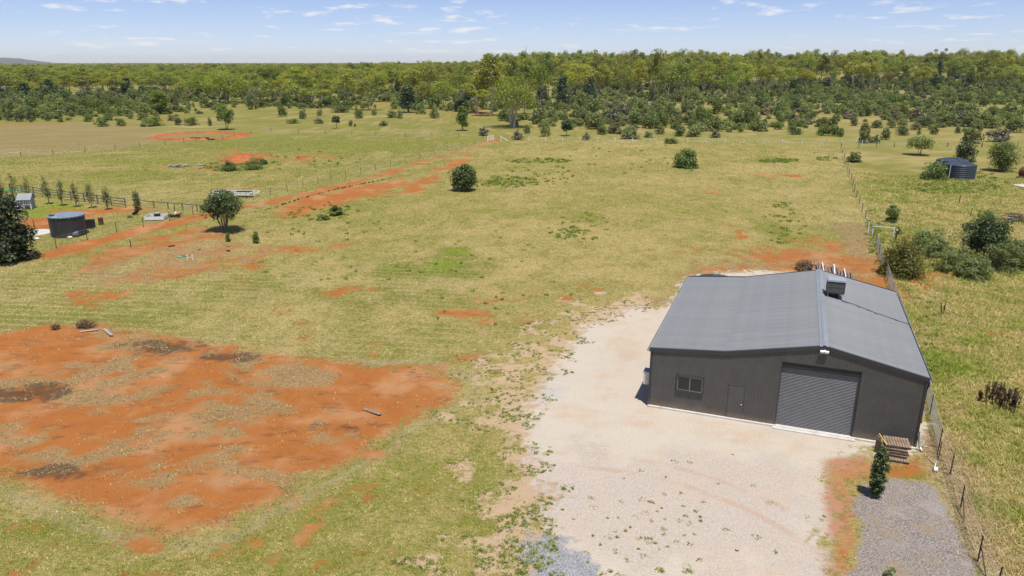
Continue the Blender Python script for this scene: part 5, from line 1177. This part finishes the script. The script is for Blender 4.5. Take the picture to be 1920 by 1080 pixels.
# low weeds breaking up the gravel edge and dotted over the yard
def weeds(x, y, rad, h, n, col): return blades(x, y, n, h, .022, rad, 1.5, col, r, .3)
x, y, d = spots(16000, 23, 62, .5, -.25, .35, r); f = F(x, y); cl3 = fbm(x, y, .9, 401, 3)
ok = (f['shoulder'] > .45) & (f['yard'] < .72) & (cl3 > .56-.10*(f['yard'] < .45)) & ~in_shed(x, y); x, y = x[ok], y[ok]
yx = [G(1100+230*r.random(), 925+130*r.random()) for _ in range(46)]+[G(1010+550*r.random(), 840+230*r.random()) for _ in range(26)]
x = np.r_[x, [q.x for q in yx]]; y = np.r_[y, [q.y for q in yx]]
V, cc = weeds(x, y, .06+.16*r.random(len(x))**2, .03+.05*r.random(len(x)), 20, mixc(r.random(len(x)), (.17, .215, .042), (.32, .36, .09)))
tag(np_mesh('low_weeds', V, 3, M_GRASS, None, cc), 'low green weeds creeping into the gravel', 'weeds', kind='stuff')
# tussocks of darker weeds through the paddock
P_ = []
for (px, py, rx, ry, n) in [(960,342,50,10,90),(1010,302,60,5,70),(900,345,40,6,30),(1065,436,40,10,40),(1080,425,60,30,30),(1460,302,40,4,60),(1550,298,20,4,24),(1000,330,90,20,40),(1470,420,40,40,50),(600,400,60,14,30),(640,390,40,12,20),(1190,300,160,30,30),(700,470,300,60,50),(1780,350,90,14,160),(1850,330,70,18,60),(1690,470,40,50,30),(430,312,60,10,90),(1640,440,16,40,60),(1745,640,14,80,30),(560,300,120,20,30),(960,560,200,60,20)]:
    for _ in range(n):
        a, q = r.random()*6.283, math.sqrt(r.random()); P_.append(G(px+rx*q*math.cos(a), py+ry*q*math.sin(a)))
x = np.array([q.x for q in P_]); y = np.array([q.y for q in P_]); ok = ~in_shed(x, y); x, y = x[ok], y[ok]; d = np.hypot(x, y)
V, cc = blades(x, y, 26, .08+.0012*d+.10*r.random(len(x)), .012+.0003*d, .10+.0016*d*(.3+1.4*r.random(len(x))), .9, mixc(r.random(len(x)), (.17, .235, .05), (.34, .40, .09)), r, .25)
tag(np_mesh('weed_tussocks', V, 3, M_GRASS, None, cc), 'scattered dark green weed tussocks in the paddocks', 'weeds', kind='stuff')
# straw thrown up along the boundary fence
a = [G(*q) for q in ((1752,822),(1790,890),(1825,960),(1862,1070))]; pts_ = []
for i in range(2600):
    j = r.integers(0, 3); c = a[j].lerp(a[j+1], r.random()); pts_.append((c.x+r.normal()*.55+.25, c.y+r.normal()*.4))
pts_ = np.array(pts_); V, cc = blades(pts_[:, 0], pts_[:, 1], 5, .10, .018, .14, 2.2, mixc(r.random(len(pts_)), (.36, .25, .14), (.66, .53, .33)), r)
tag(np_mesh('straw_litter', V, 3, M_GRASS, None, cc), 'dead straw heaped along the boundary fence', 'straw', kind='stuff')
# dock stalks gone to seed
def dock(px, py, tp, seed, label, group):
    rr = random.Random(seed); g = G(px, py); H = hgt(py, tp); t = thing('dock_weed', (g.x, g.y, 0), label, 'weed', group)
    rn = np.random.default_rng(seed)
    for s in range(rr.choice((4, 5, 6))):
        a = rr.uniform(0, 6.28); top = Vector((math.cos(a)*H*.28*rr.random(), math.sin(a)*H*.28*rr.random(), H*rr.uniform(.65, 1))); b0 = Vector((math.cos(a)*.05, math.sin(a)*.05, 0))
        st = MB().tube([b0, b0.lerp(top, .5), top], [.014, .012, .008], 4).build('stalk', M_TIMBER2, t)
        tt = .35+.65*rn.random(46); cen = np.array([b0.lerp(top, k_) for k_ in tt])+rn.normal(size=(46, 3))*.028
        np_mesh('seed_head', leaves(cen, .085, rn, .8), 4, L_SEED, st, np.repeat(rn.random((46, 1)), 3, 1))
L_SEED = leafmat('dock_seed', (.055, .030, .017), (.15, .085, .045), .1, .05)
dock(1767, 590, 562, 1, 'lone brown dock weed in the grass beside the shed roof', None)
for i, (px, py, tp) in enumerate([(1838,752,728),(1850,756,722),(1862,758,716),(1868,752,712),(1876,760,718),(1884,764,728),(1893,772,724),(1903,776,734),(1898,762,728),(1858,748,714),(1872,770,736),(1888,752,722)]):
    dock(px, py, tp, 20+i, 'brown dock weed in the thick clump beyond the mesh fence', 'dock weeds in the clump')
# dry bush at the back of the pad
own('dry brown bush at the back of the red pad', 160, 613, 598, 40, leafmat('dry_bush', (.13, .075, .035), (.26, .17, .085), .1, .1), 90, 'dome', .0, 'dry_bush', nc=26, per=60, leaf=.10, crad=.28, cat='bush', limbs=False, trunk_r=.02)
own('rusty brown heap of dry weeds behind the shed', 1508, 506, 486, 44, bpy.data.materials['dry_bush'], 92, 'dome', .0, 'dry_bush', nc=40, per=70, leaf=.12, crad=.4, cat='bush', limbs=False, trunk_r=.02)
own('small dry tuft bush left of the dry brown bush', 104, 617, 606, 22, bpy.data.materials['dry_bush'], 91, 'dome', .0, 'dry_bush', nc=14, per=50, leaf=.09, crad=.2, cat='bush', limbs=False, trunk_r=.02)

# ------------------------------------------------------------------ the air
hz = bpy.data.materials.new('thin_haze'); hz.use_nodes = True; ht = hz.node_tree; ht.nodes.clear()
ho = ht.nodes.new('ShaderNodeOutputMaterial'); hv = ht.nodes.new('ShaderNodeVolumePrincipled'); ht.links.new(hv.outputs[0], ho.inputs['Volume'])
hv.inputs['Color'].default_value = (.97, .985, 1.0, 1); hv.inputs['Density'].default_value = 4.5e-5; hv.inputs['Anisotropy'].default_value = 0
tag(MB().box((0, 6000, 59), (34000, 17000, 122)).build('haze', hz), 'thin pale haze filling the air to the horizon', 'haze', kind='stuff')
